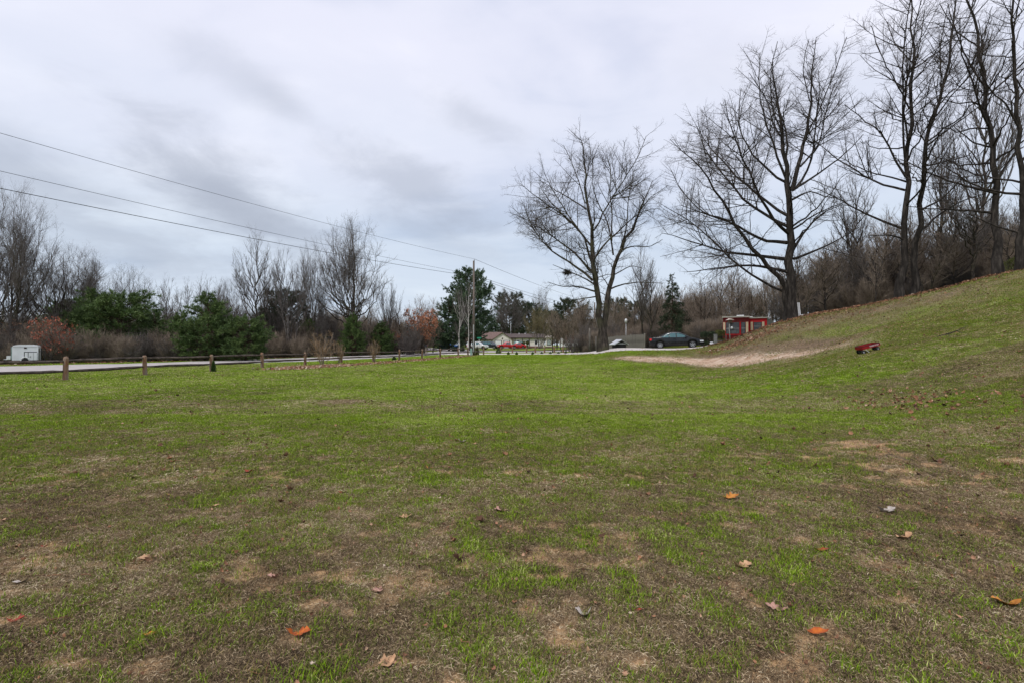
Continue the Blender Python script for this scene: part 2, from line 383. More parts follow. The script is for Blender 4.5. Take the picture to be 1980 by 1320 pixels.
def mth(op, a, c=None, clamp=False):
    x = n.nodes.new('ShaderNodeMath'); x.operation = op; x.use_clamp = clamp
    for i, v in enumerate((a, c)):
        if v is None: continue
        if isinstance(v, (int, float)): x.inputs[i].default_value = v
        else: n.links.new(v, x.inputs[i])
    return x.outputs[0]
n_f = noise(n, P, 55, 5, .7); n_m = noise(n, P, 9, 5, .6); n_l = noise(n, P, 1.6, 4, .6)
straw = noise(n, mapping(n, P, (60, 12, 20), (0, 0, .7)), 1.0, 4, .7); straw2 = noise(n, mapping(n, P, (14, 70, 20), (0, 0, .3)), 1.0, 4, .7)
soil = ramp(n, n_m, [(.3, (.07, .047, .032)), (.5, (.19, .13, .084)), (.7, (.38, .26, .165))])
soil = mix(mth('MULTIPLY', ramp(n, n_f, [(.42, (0, 0, 0)), (.62, (1, 1, 1))]), .5), soil, (.25, .20, .15))
thatch = ramp(n, straw, [(.38, (.035, .026, .015)), (.5, (.14, .11, .06)), (.64, (.40, .32, .20))])
thatch2 = ramp(n, straw2, [(.39, (.03, .026, .018)), (.52, (.10, .085, .055)), (.66, (.32, .275, .19))])
th = mix(.5, thatch, thatch2)
cov = mix(ramp(n, n_l, [(.38, (.25, .25, .25)), (.6, (.95, .95, .95))]), soil, th)
green = ramp(n, mth('ADD', mth('MULTIPLY', n_f, .6), mth('MULTIPLY', n_m, .4)), [(.34, (.05, .065, .008)), (.5, (.13, .20, .010)), (.64, (.22, .32, .02)), (.76, (.42, .46, .12))])
gf = mth('ADD', mth('MULTIPLY', se.outputs[0], 1.5), mth('MULTIPLY', mth('SUBTRACT', n_m, .62), 1.5), True)
base = mix(gf, cov, green)
sandc = ramp(n, mth('ADD', mth('MULTIPLY', n_f, .5), mth('MULTIPLY', n_l, .5)), [(.35, (.32, .23, .16)), (.5, (.52, .41, .32)), (.66, (.70, .60, .51))])
rust = ramp(n, n_l, [(.40, (.30, .15, .08)), (.62, (.44, .32, .24))])
sandc = mix(.45, sandc, rust)
sf = mth('MULTIPLY', mth('ADD', se.outputs[1], mth('MULTIPLY', mth('SUBTRACT', n_m, .55), 1.1), True), 1.0)
sf = ramp(n, sf, [(.40, (0, 0, 0)), (.60, (1, 1, 1))])
base = mix(sf, base, sandc)
dirtc = ramp(n, n_m, [(.32, (.075, .052, .036)), (.52, (.15, .105, .07)), (.7, (.27, .19, .13))])
df = ramp(n, mth('ADD', se.outputs[2], mth('MULTIPLY', mth('SUBTRACT', n_m, .55), 1.2), True), [(.25, (0, 0, 0)), (.6, (.9, .9, .9))])
base = mix(mth('MULTIPLY', df, mth('SUBTRACT', 1.0, sf, True)), base, dirtc)
barec = ramp(n, n_f, [(.3, (.26, .155, .08)), (.5, (.44, .275, .145)), (.7, (.60, .41, .25))])
bf = mth('ADD', at_.outputs['Alpha'], mth('MULTIPLY', mth('SUBTRACT', n_m, .5), .9), True)
base = mix(ramp(n, bf, [(.3, (0, 0, 0)), (.65, (.92, .92, .92))]), base, barec)
n.links.new(base, b.inputs['Base Color'])
bump(n, b, mth('ADD', mth('MULTIPLY', n_f, .5), mth('MULTIPLY', straw, .5)), .9, .02)
me.materials.append(m)
ground = link('ground', me); tag(ground, kind='structure')

# road sheets
M_road = simple('pale_chip_seal', (.30, .275, .275), (.42, .39, .38), 2.2, .9, spec=.1, bmp=.3, coord='Object', detail=8)
M_gravel = simple('crushed_gravel', (.32, .29, .275), (.62, .58, .55), 9, .95, spec=.1, bmp=.6, coord='Object', detail=10, lo=.38, hi=.62)
def strip(name, A, B, mat_, lift=.05, step=1.0, cross=10, wob=.25, seed=1):
    A = np.array(A, float); B = np.array(B, float)
    def res(Pn, k):
        d = np.r_[0, np.cumsum(np.hypot(*np.diff(Pn, axis=0).T))]; t = np.linspace(0, d[-1], k)
        # smooth (catmull-like) through linear resample + blur
        q = np.c_[np.interp(t, d, Pn[:, 0]), np.interp(t, d, Pn[:, 1])]
        for _ in range(6): q[1:-1] = (q[:-2] + 2 * q[1:-1] + q[2:]) / 4
        return q
    k = int(np.hypot(*np.diff(A, axis=0).T).sum() / step) + 2
    a, c = res(A, k), res(B, k); rows = []
    for j in range(cross + 1):
        t = j / cross; q = a * (1 - t) + c * t
        if j in (0, cross):
            dirn = (a - c) / np.linalg.norm(a - c, axis=1)[:, None]
            q = q + dirn * ((fbm(np.arange(k) * step * .9, np.full(k, j * 3.3), seed, 4) - .5) * 2 * wob)[:, None]
        z = zt(q[:, 0], q[:, 1]) + lift * (1 if 0 < j < cross else 0) - (.06 if j in (0, cross) else 0)
        rows.append(np.c_[q, z])
    V = np.concatenate(rows); i = (np.arange(cross)[:, None] * k + np.arange(k - 1)[None, :]).ravel()
    o = link(name, np_mesh(name, V, np.c_[i, i + 1, i + k + 1, i + k][:, ::-1], mat_)); return tag(o, kind='structure')
strip('road', ROAD_NEAR, ROAD_FAR, M_road, .06, .8)
strip('side_road', [(-4, 83), (6, 84), (20, 88), (45, 96), (90, 110)], [(-6, 96), (6, 96), (20, 98), (45, 106), (90, 122)], M_road, .10, 1.0, seed=4)
strip('crossing_road', [(-13, 92), (-20, 108), (-30, 135), (-40, 170)], [(-6, 100), (-12, 115), (-22, 140), (-30, 170)], M_road, .10, 1.5, seed=9)
DRV_N = [(-10.5, 68.5), (-6, 68.8), (-3, 68), (1, 66), (4.5, 59.5), (6.5, 51), (8.6, 44.3), (10.8, 41.3), (13.5, 40.6), (17, 42.4), (21, 46.2)]
DRV_F = [(-11, 73), (-6, 73), (-2, 72), (3, 70), (7, 63), (9, 54.5), (10.5, 47.2), (12.5, 45.2), (14.8, 44.9), (17, 46.4), (20, 50)]
strip('driveway', DRV_N, DRV_F, M_gravel, .07, .5, cross=12, wob=.5, seed=12)

# ------------------------------------------------------------------ grass, thatch and leaf litter (stuff)
rng = np.random.default_rng(7)
def blade_mesh(name, nb, rad, hmin, hmax, wd, lean, mat_, flat=False, seed=0):
    r = np.random.default_rng(seed); V = []; Fc = []
    for i in range(nb):
        a = r.uniform(0, 6.283); q = rad * math.sqrt(r.random()); x, y = q * math.cos(a), q * math.sin(a)
        h = r.uniform(hmin, hmax); d = r.uniform(0, 6.283); ln = r.uniform(.3, 1) * lean * h
        dx, dy = math.cos(d), math.sin(d); sx, sy = -dy * wd / 2, dx * wd / 2
        if flat:
            l2 = h; zz = r.uniform(.002, .016); k = len(V)
            cv = r.uniform(-.25, .25) * l2; tz = r.uniform(-.004, .012)
            for t, ww in ((0, 1), (.5, 1), (1, .4)):
                ox, oy = x + dx * l2 * t - dy * cv * t * t, y + dy * l2 * t + dx * cv * t * t; z = zz + tz * math.sin(t * 3.1) 
                V += [(ox - sx * ww, oy - sy * ww, z), (ox + sx * ww, oy + sy * ww, z + .001)]
            Fc += [(k, k + 1, k + 3, k + 2), (k + 2, k + 3, k + 5, k + 4)]
        else:
            k = len(V)
            V += [(x - sx, y - sy, -.004), (x + sx, y + sy, -.004), (x - sx * .8 + dx * ln * .35, y - sy * .8 + dy * ln * .35, h * .6), (x + sx * .8 + dx * ln * .35, y + sy * .8 + dy * ln * .35, h * .6),
                  (x + dx * ln - sx * .1, y + dy * ln - sy * .1, h), (x + dx * ln + sx * .1, y + dy * ln + sy * .1, h)]
            Fc += [(k, k + 1, k + 3, k + 2), (k + 2, k + 3, k + 5, k + 4)]
    return np_mesh(name, np.array(V), np.array(Fc), mat_, smooth=False)
def tintmat(name, stops, rough=.6, island=.35):
    m, n, b = nmat(name); b.inputs['Roughness'].default_value = .8; b.inputs['Specular IOR Level'].default_value = .06
    a = n.nodes.new('ShaderNodeAttribute'); a.attribute_type = 'INSTANCER'; a.attribute_name = 'tint'
    g = n.nodes.new('ShaderNodeNewGeometry')
    k = n.nodes.new('ShaderNodeMath'); k.operation = 'MULTIPLY_ADD'; n.links.new(g.outputs['Random Per Island'], k.inputs[0]); k.inputs[1].default_value = island; n.links.new(a.outputs['Fac'], k.inputs[2])
    s = n.nodes.new('ShaderNodeMath'); s.operation = 'SUBTRACT'; n.links.new(k.outputs[0], s.inputs[0]); s.inputs[1].default_value = island / 2
    n.links.new(ramp(n, s.outputs[0], stops), b.inputs['Base Color']); return m
M_blade = tintmat('grass_blades', [(0, (.30, .22, .10)), (.20, (.22, .18, .05)), (.38, (.10, .12, .022)), (.54, (.095, .155, .014)), (.70, (.15, .255, .006)), (.90, (.23, .34, .012)), (1, (.50, .53, .18))], .5, .5)
M_straw = tintmat('dead_straw', [(0, (.04, .027, .018)), (.35, (.17, .12, .07)), (.7, (.40, .30, .18)), (1, (.70, .59, .42))], .7, .7)
M_litter = tintmat('litter_leaves', [(0, (.045, .028, .022)), (.3, (.13, .07, .045)), (.6, (.30, .15, .085)), (.85, (.45, .28, .19)), (1, (.55, .45, .36))], .65, .2)
srcs = [blade_mesh('tuft', 10, .026, .010, .030, .0034, 1.1, M_blade, seed=1),
        blade_mesh('tuft', 14, .055, .012, .036, .0034, 1.2, M_blade, seed=2),
        blade_mesh('tuft', 26, .16, .014, .036, .008, .8, M_blade, seed=3),
        blade_mesh('tuft', 34, .45, .02, .042, .022, .6, M_blade, seed=4),
        blade_mesh('tuft', 24, .06, .02, .055, .0020, 0, M_straw, True, seed=5),
        blade_mesh('tuft', 26, .16, .03, .08, .0038, 0, M_straw, True, seed=6)]
def leaf_outline(kind, r):
    pts = []
    if kind == 0:   # lobed oak leaf
        prof = [(0, .02), (.08, .03), (.16, .17), (.24, .20), (.28, .10), (.36, .26), (.44, .30), (.49, .12), (.58, .33), (.66, .34), (.70, .14), (.78, .22), (.86, .20), (.93, .10), (1, .0)]
    elif kind == 1:  # long plain leaf
        prof = [(0, .02), (.1, .08), (.25, .17), (.45, .22), (.65, .19), (.85, .10), (1, 0)]
    else:            # broad maple-like leaf
        prof = [(0, .02), (.06, .08), (.05, .34), (.20, .30), (.26, .52), (.40, .46), (.42, .30), (.62, .40), (.74, .30), (.70, .14), (.86, .10), (1, 0)]
    up = [(x, y * r.uniform(.85, 1.15)) for x, y in prof]; dn = [(x, -y * r.uniform(.85, 1.15)) for x, y in prof[:-1]][::-1]
    return up, dn
def leaf_mesh(name, kind, size, curl, mat_, seed=0, fold=.25):
    r = random.Random(seed); up, dn = leaf_outline(kind, r)
    xs_ = [p[0] for p in up]; V = []; Fc = []
    def P3(x, y):
        z = curl * (x - .5) ** 2 * 2 + fold * abs(y) + .06 * math.sin(x * 9 + seed) * (1 + y * 3)
        return ((x - .5) * size, y * size, z * size)
    dnm = dn[::-1] + [(1, 0)]
    for i, x in enumerate(xs_): V.append(P3(min(max(x, i / len(xs_)), 1), 0))
    for p in up: V.append(P3(*p))
    for i, p in enumerate(dnm): V.append(P3(p[0], p[1]))
    n_ = len(xs_)
    for i in range(n_ - 1): Fc += [(i, i + 1, n_ + i + 1, n_ + i), (i + 1, i, 2 * n_ + i, 2 * n_ + i + 1)]
    me = np_mesh(name, np.array(V), np.array(Fc), mat_); return me
def twig_mesh():
    mb = MB(); mb.tube([(-.05, 0, 0), (-.01, .004, .004), (.05, -.006, 0)], [.0026, .0022, .0012], n=4).tube([(0, 0, .004), (.02, .018, .006)], [.0014, .0008], n=3); return mb.mesh('leaf', M_litter)
lsrc = [leaf_mesh('leaf', 0, .10, .5, M_litter, 1), leaf_mesh('leaf', 1, .09, .8, M_litter, 2, .5), leaf_mesh('leaf', 2, .09, 1.3, M_litter, 3, .6), twig_mesh()]
def make_coll(name, meshes):
    c = bpy.data.collections.new(name)
    for i, me in enumerate(meshes):
        o = bpy.data.objects.new('%s_%02d' % (name, i), me); c.objects.link(o)
    return c
def scatter(name, coll, pts, rot, scl, kind_i, tint, label):
    me = bpy.data.meshes.new(name); me.vertices.add(len(pts)); me.vertices.foreach_set('co', pts.astype(np.float32).ravel())
    for nm, ty, key, arr in (('rot', 'FLOAT_VECTOR', 'vector', rot), ('scl', 'FLOAT', 'value', scl), ('pick', 'INT', 'value', kind_i), ('tint', 'FLOAT', 'value', tint)):
        a = me.attributes.new(nm, ty, 'POINT'); a.data.foreach_set(key, np.ascontiguousarray(arr, np.int32 if ty == 'INT' else np.float32).ravel())
    o = link(name, me); ng = bpy.data.node_groups.new(name, 'GeometryNodeTree')
    ng.interface.new_socket('Geometry', in_out='INPUT', socket_type='NodeSocketGeometry'); ng.interface.new_socket('Geometry', in_out='OUTPUT', socket_type='NodeSocketGeometry')
    gi = ng.nodes.new('NodeGroupInput'); go = ng.nodes.new('NodeGroupOutput'); ip = ng.nodes.new('GeometryNodeInstanceOnPoints'); ci = ng.nodes.new('GeometryNodeCollectionInfo')
    ci.inputs['Collection'].default_value = coll; ci.inputs['Separate Children'].default_value = True; ci.inputs['Reset Children'].default_value = True
    def named(nm, ty):
        q = ng.nodes.new('GeometryNodeInputNamedAttribute'); q.data_type = ty; q.inputs['Name'].default_value = nm; return [x for x in q.outputs if x.enabled and x.name == 'Attribute'][0]
    ln = ng.links.new; ln(gi.outputs[0], ip.inputs['Points']); ln(ci.outputs[0], ip.inputs['Instance']); ip.inputs['Pick Instance'].default_value = True
    ln(named('pick', 'INT'), ip.inputs['Instance Index']); ln(named('scl', 'FLOAT'), ip.inputs['Scale'])
    er = ng.nodes.new('FunctionNodeEulerToRotation'); ln(named('rot', 'FLOAT_VECTOR'), er.inputs[0]); ln(er.outputs[0], ip.inputs['Rotation'])
    ln(ip.outputs[0], go.inputs[0]); md = o.modifiers.new('scatter', 'NODES'); md.node_group = ng
    return tag(o, label, kind='stuff')
def sample_view(nn, y0, y1, margin=1.12):
    """points spread over the trapezoid of ground in front, uniform per square metre"""
    y = np.sqrt(rng.uniform(y0 ** 2, y1 ** 2, nn)); x = rng.uniform(-1, 1, nn) * y * 1.06 * margin + rng.uniform(-.4, .4, nn); return x, y
def onroad(x, y):
    rp = ROAD_NEAR + ROAD_FAR[::-1]; dp = DRV_N + DRV_F[::-1]
    return inpoly(x, y, rp) | inpoly(x, y, dp)
def slope_rot(x, y, rz, amount=1.0):
    e = .4; gxx = (zt(x + e, y) - zt(x - e, y)) / (2 * e); gyy = (zt(x, y + e) - zt(x, y - e)) / (2 * e)
    c, s = np.cos(rz), np.sin(rz); lx = c * gxx + s * gyy; ly = -s * gxx + c * gyy
    return np.arctan(ly) * amount, -np.arctan(lx) * amount
Pp, Rr, Ss, Kk, Tt = [], [], [], [], []
def addpts(x, y, kind_i, s, t, dz=0.0, flat=False):
    rz = rng.uniform(0, 6.283, len(x)); rx, ry = slope_rot(x, y, rz)
    z = zt(x, y); nf = np.clip(1 - np.hypot(x, y) / 14, 0, 1)
    z = z + nf * ((fbm(x * 4, y * 4, 3, 3) - .5) * .035 + (fbm(x * 13, y * 13, 8, 2) - .5) * .014) + dz
    Pp.append(np.c_[x, y, z]); Rr.append(np.c_[rx, ry, rz]); Ss.append(s); Kk.append(kind_i); Tt.append(t)
def turf(nn, y0, y1, kinds, smin, smax, thin=1.0):
    x, y = sample_view(nn, y0, y1); g, s, d, bb = masks(x, y)
    keep = (rng.random(nn) < np.clip(.14 + g * 1.15, 0, 1) * (1 - .85 * s) * (1 - .55 * d) * (1 - .9 * bb) * thin) & ~onroad(x, y)
    x, y, g = x[keep], y[keep], g[keep]
    t = np.clip(.20 + .50 * g + .12 * np.clip((y - 7) / 9, 0, 1) * (1 - np.clip((x - 4) / 8, 0, 1)) + rng.normal(0, .13, len(x)) + .25 * (fbm(x * .5, y * .5, 61, 3) - .5), 0, 1)
    clump = fbm(x * 5, y * 5, 21, 2)
    addpts(x, y, rng.choice(kinds, len(x)), rng.uniform(smin, smax, len(x)) * (.55 + .9 * clump), t)
turf(80000, 1.9, 5.5, [0, 1], .55, 1.2)
turf(110000, 5.5, 11, [0, 1, 1], .8, 1.35)
x, y = sample_view(1500, 2, 9); g, s, d, bb = masks(x, y); addpts(x, y, np.ones(len(x), int), rng.uniform(.9, 1.5, len(x)), rng.uniform(.40, .75, len(x)))
turf(60000, 9, 22, [2], .65, 1.2)
turf(90000, 18, 66, [3], .55, 1.15)
def strawpts(nn, y0, y1, kinds, s0, s1):
    x, y = sample_view(nn, y0, y1); g, s, d, bb = masks(x, y)
    keep = (rng.random(nn) < (1 - .45 * g) * (1 - s) * (1 - .6 * bb)) & ~onroad(x, y); x, y = x[keep], y[keep]
    t = np.clip(.30 + .55 * (fbm(x * 1.2, y * 1.2, 15, 4) - .35) + rng.normal(0, .14, len(x)), 0, 1)
    addpts(x, y, rng.choice(kinds, len(x)), rng.uniform(s0, s1, len(x)), t)
strawpts(85000, 1.9, 5.5, [4], .5, 1.0)
strawpts(60000, 5, 14, [5, 4], .8, 1.2)
strawpts(26000, 12, 40, [5], 1.3, 2.2)
scatter('lawn_grass', make_coll('tuft', srcs), np.concatenate(Pp), np.concatenate(Rr), np.concatenate(Ss), np.concatenate(Kk), np.concatenate(Tt), 'short patchy lawn grass with dead straw between the blades')

Pp, Rr, Ss, Kk, Tt = [], [], [], [], []
def litter(x, y, s0, s1, tmean, tilt=.5):
    nn = len(x); rz = rng.uniform(0, 6.283, nn); rx, ry = slope_rot(x, y, rz)
    Pp.append(np.c_[x, y, zt(x, y) + .022]); Rr.append(np.c_[rx + rng.normal(0, tilt, nn), ry + rng.normal(0, tilt, nn), rz])
    Ss.append(rng.uniform(s0, s1, nn)); Kk.append(rng.integers(0, 3, nn)); Tt.append(np.clip(rng.normal(tmean, .22, nn), 0, 1))
x, y = sample_view(3800, 6, 62); k = (~onroad(x, y)) & (rng.random(len(x)) < .35 + .65 * np.clip((x - 2) / 10, 0, 1)); litter(x[k], y[k], .5, 1.1, .40)
x, y = sample_view(2600, 2, 9); litter(x, y, .10, .36, .5)
x, y = sample_view(260, 3, 14); litter(x, y, .4, .9, .35)
x, y = sample_view(900, 2, 9); litter(x, y, .5, 1.1, .25, .15); Kk[-1][:] = 3
# leaves drifted along the brow of the hill, on the bank by the drive, in a heap, and along the fence
def along(pts, nn, wdt):
    pts = np.array(pts); d = np.r_[0, np.cumsum(np.hypot(*np.diff(pts, axis=0).T))]; t = rng.uniform(0, d[-1], nn)
    return np.interp(t, d, pts[:, 0]) + rng.normal(0, wdt, nn), np.interp(t, d, pts[:, 1]) + rng.normal(0, wdt, nn)
BROW = [(18.3, 44.5), (19, 42.5), (20.3, 41.2), (22.2, 38.6), (26, 35), (29, 32.6), (31.8, 30), (34, 26)]
x, y = along(BROW, 5200, .9); litter(x, y, .9, 1.9, .42)
x, y = along([(19, 40), (22, 35), (25, 31)], 1500, 2.6); litter(x, y, .6, 1.2, .4)
x, y = along(BROW, 1500, 2.2); litter(x, y, .7, 1.3, .4)
x, y = along(gpoly([(1370, 682), (1390, 676), (1430, 662), (1500, 640)]), 900, .5); litter(x, y, .8, 1.5, .55)
x, y = along(gpoly([(1690, 775), (1730, 765), (1790, 775), (1740, 790)]), 120, .5); litter(x, y, .6, 1.2, .5)
x, y = along(gpoly([(1640, 790), (1730, 775), (1850, 800)]), 90, 1.1); litter(x, y, .6, 1.1, .45)
x, y = along([(-14.6, 31.5), (-13.4, 36), (-11.4, 43), (-9, 52), (-5.3, 61)], 2600, .8); litter(x, y, .9, 1.7, .62)
x, y = along([(-15.2, 31), (-14.2, 33.8), (-12.6, 36.5)], 1500, .5); litter(x, y, 1.2, 2.3, .75)
x, y = along([(5, 57), (8, 46), (12, 41), (16, 41)], 500, .8); litter(x, y, .7, 1.3, .5)
x = rng.uniform(-75, -10, 5000); y = 38 + (x + 40) * .9 + rng.uniform(0, 10, 5000); k = (y > 36) & ~inpoly(x, y, ROAD_NEAR + ROAD_FAR[::-1]) & (y > np.interp(x, [p[0] for p in ROAD_FAR], [p[1] for p in ROAD_FAR]) + .6)
litter(x[k], y[k], 1.2, 2.4, .42)
scatter('leaf_litter', make_coll('leaf', lsrc), np.concatenate(Pp), np.concatenate(Rr), np.concatenate(Ss), np.concatenate(Kk), np.concatenate(Tt), 'dry brown fallen leaves strewn over the grass')
# ------------------------------------------------------------------ trees
def nrm(a): return a / (np.linalg.norm(a, axis=-1, keepdims=True) + 1e-9)
def tubes(P, Rr, sides):
    """P (B,n,3) polylines, Rr (B,n) radii -> verts, quads"""
    B, n, _ = P.shape
    T = np.empty_like(P); T[:, 1:-1] = P[:, 2:] - P[:, :-2]; T[:, 0] = P[:, 1] - P[:, 0]; T[:, -1] = P[:, -1] - P[:, -2]; T = nrm(T)
    ref = np.where(np.abs(T[:, :1, 2:3]) < .9, np.array([0, 0, 1.0]), np.array([1.0, 0, 0])); ref = np.broadcast_to(ref, T.shape)
    a = nrm(np.cross(T, ref)); b = np.cross(T, a)
    an = np.arange(sides) * 2 * np.pi / sides
    V = P[:, :, None, :] + (a[:, :, None, :] * np.cos(an)[None, None, :, None] + b[:, :, None, :] * np.sin(an)[None, None, :, None]) * Rr[:, :, None, None]
    V = V.reshape(-1, 3)
    k = np.arange(sides); k2 = (k + 1) % sides
    base = (np.arange(B)[:, None, None] * n + np.arange(n - 1)[None, :, None]) * sides
    Fq = np.stack([base + k, base + k2, base + sides + k2, base + sides + k], -1).reshape(-1, 4)
    return V, Fq
def join(parts):
    Vs, Fs, o = [], [], 0
    for V, Fq in parts: Vs.append(V); Fs.append(Fq + o); o += len(V)
    return np.concatenate(Vs), np.concatenate(Fs)
def spawn(P, Rr, spacing, ratio, lmin, lmax, ang, up, nst, wig, rk, rg, t0=.2, endr=.35, inward=.0, center=None, droop=0.0):
    """side shoots from every branch in P. Returns (P2, R2)"""
    B, n, _ = P.shape
    seg = np.linalg.norm(np.diff(P, axis=1), axis=2); Ln = seg.sum(1)
    cnt = rg.poisson(np.maximum(Ln * (1 - t0) / spacing, .3)); par = np.repeat(np.arange(B), cnt); m_ = len(par)
    if m_ == 0: return np.zeros((0, nst + 1, 3)), np.zeros((0, nst + 1))
    t = t0 + (1 - t0) * rg.random(m_) ** .9; f = t * (n - 1); i = np.minimum(f.astype(int), n - 2); fr = (f - i)[:, None]
    p0 = P[par, i] * (1 - fr) + P[par, i + 1] * fr; r0 = Rr[par, i] * (1 - fr[:, 0]) + Rr[par, i + 1] * fr[:, 0]
    tan = nrm(P[par, i + 1] - P[par, i]); rv = nrm(rg.normal(size=(m_, 3))); perp = nrm(rv - (rv * tan).sum(1, keepdims=True) * tan)
    a = np.radians(rg.uniform(ang[0], ang[1], m_))[:, None]; d = nrm(tan * np.cos(a) + perp * np.sin(a) + np.array([0, 0, up]))
    ln = np.clip(Ln[par] * ratio * (1.15 - .75 * t) * rg.uniform(.6, 1.35, m_), lmin, lmax)
    pts = [p0]; cur = p0; st = (ln / nst)[:, None]
    for s in range(nst):
        d = nrm(d + rg.normal(size=(m_, 3)) * wig + np.array([0, 0, up * .6 - droop * (s / nst)])); cur = cur + d * st; pts.append(cur)
    rr = np.minimum(r0 * .72, ln * rk + .003)[:, None] * np.linspace(1, endr, nst + 1)[None]
    return np.stack(pts, 1), rr
def poly_limb(pts, r0, r1, n=10, wob=.0, rg=None):
    pts = np.array(pts, float); d = np.r_[0, np.cumsum(np.linalg.norm(np.diff(pts, axis=0), axis=1))]; d /= d[-1]
    t = np.linspace(0, 1, n); q = np.stack([np.interp(t, d, pts[:, k]) for k in range(3)], 1)
    for _ in range(2): q[1:-1] = (q[:-2] + 2 * q[1:-1] + q[2:]) / 4
    if rg is not None and wob:
        L_ = np.linalg.norm(pts[-1] - pts[0]); nz = rg.normal(size=(n, 3)) * wob * L_; nz[0] = 0; nz[-1] = 0; q = q + nz
    return q, r0 + (r1 - r0) * t ** .8
def crown_levels(limbs, lv, rg):
    """limbs: list of (P, R) -> meshes for boughs and twigs"""
    P = np.stack([l[0] for l in limbs]); Rr = np.stack([l[1] for l in limbs]); out = []
    for s in lv:
        s = dict(s); sides = s.pop('sides'); P, Rr = spawn(P, Rr, rg=rg, **s); out.append((P, Rr, sides))
    return out
def tree_from_limbs(limbs, lv, rg, boughs_n=1):
    out = crown_levels(limbs, lv, rg)
    bo = join([tubes(*o) for o in out[:boughs_n]]); tw = join([tubes(*o) for o in out[boughs_n:]]) if len(out) > boughs_n else None
    return bo, tw, out
BARE_LV = [dict(spacing=.36, ratio=.42, lmin=.7, lmax=4.0, ang=(32, 74), up=.06, nst=5, wig=.075, rk=.0095, t0=.22, sides=5),
           dict(spacing=.24, ratio=.42, lmin=.35, lmax=1.9, ang=(30, 75), up=.05, nst=3, wig=.11, rk=.0075, t0=.15, sides=3),
           dict(spacing=.135, ratio=.50, lmin=.25, lmax=.8, ang=(25, 65), up=.08, nst=2, wig=.15, rk=.0065, t0=.1, endr=.5, sides=3)]

# --- the big trees on the right: trunk and limbs follow the photograph's, each at its own depth
def big_tree(name, Y, z0, trunks, limbs, org, sc, label, mb, mt, lv, seed, r_limb=.15, dep=.45, group=None, rscale=1.0):
    rg = np.random.default_rng(seed); bx, by = trunks[0][0][0]
    def W(p, dy): px, py = org[0] + p[0] / sc, org[1] + p[1] / sc; x, y, z = at(px, py, Y); return np.array([x, Y + dy, z])
    b0 = W((bx, by), 0); b0[2] = z0
    root = empty(name, tuple(b0), 0, label, 'tree', group)
    allP = []; anch = []; lv = [dict(lv[0])] + lv[1:]
    for k, (pts, r0, r1, dy) in enumerate(trunks):
        w3 = [W(p, dy * (i / max(1, len(pts) - 1))) for i, p in enumerate(pts)]
        if k == 0 or pts[0][1] > by - 40: w3[0][2] = min(w3[0][2], z0) - .35
        q, rr = poly_limb(w3, r0 * rscale, r1 * rscale, 18, .004, rg)
        if k == 0 or pts[0][1] > by - 40: rr[0] *= 1.5; rr[1] *= 1.18
        allP.append((q - b0, rr)); anch.append((q, rr))
        V, Fq = tubes((q - b0)[None], rr[None], 12)
        link('trunk', np_mesh('trunk', V, Fq, mb), root)
    for pts in limbs:
        r0 = r_limb; p_ = [W(p, 0) for p in pts]
        # start inside the nearest trunk, drift in depth
        best = min(((np.linalg.norm(q[i, ::2] - p_[0][::2]), q[i], rr[i]) for q, rr in anch for i in range(len(q))), key=lambda t: t[0])
        y0 = best[1][1]; Ltot = np.linalg.norm(p_[-1] - p_[0]); dd = rg.uniform(-1, 1) * dep * Ltot
        for i in range(len(p_)): p_[i][1] = y0 + dd * (i / (len(p_) - 1))
        r0 = min(best[2] * .55, .0145 * Ltot + .025)
        q, rr = poly_limb(p_, r0, .022, 12, .0035, rg); allP.append((q - b0, rr))
        V, Fq = tubes((q - b0)[None], rr[None], 7)
        link('limb', np_mesh('limb', V, Fq, mb), root)
    # further limbs towards and away from the viewer fill the crown's depth
    main = [a for a in anch]; extra = []
    for q, rr in main:
        for i in range(5, len(q) - 2):
            for s in (-1, 1):
                if rg.random() < .55:
                    h = q[i]; Lb = rg.uniform(.16, .30) * (q[-1][2] - q[0][2]) * (1.15 - i / len(q)); az = rg.uniform(-.7, .7)
                    e = h + np.array([math.sin(az) * Lb, s * math.cos(az) * Lb, Lb * rg.uniform(.5, 1.0)]); mid = (h + e) / 2 + np.array([0, 0, -.10 * Lb])
                    qq, r2 = poly_limb([h, mid, e], min(rr[i] * .5, .013 * Lb + .02), .015, 12, .01, rg); extra.append((qq - b0, r2))
    allL = [(poly_limb(P_, R_[0], R_[-1], 12)[0], np.interp(np.linspace(0, 1, 12), np.linspace(0, 1, len(R_)), R_)) for P_, R_ in allP] + extra
    if extra:
        V, Fq = tubes(np.stack([e[0] for e in extra]), np.stack([e[1] for e in extra]), 6); link('boughs', np_mesh('boughs', V, Fq, mb), root)
    # trunks: shoots only from the upper part
    nt_ = len(trunks)
    tr = [(P_[6:][np.linspace(0, len(P_) - 7, 12).astype(int)] if False else P_, R_) for P_, R_ in allL[:nt_]]
    bo1, tw1, _ = tree_from_limbs(allL[nt_:], lv, rg)
    lv2 = [dict(lv[0], t0=.40, lmax=1.8, lmin=.5)] + lv[1:]
    bo2, tw2, _ = tree_from_limbs(tr, lv2, rg)
    V, Fq = join([bo1, bo2]); link('branches', np_mesh('branches', V, Fq, mb), root)
    V, Fq = join([tw1, tw2]); link('twigs', np_mesh('twigs', V, Fq, mt), root)
    return root

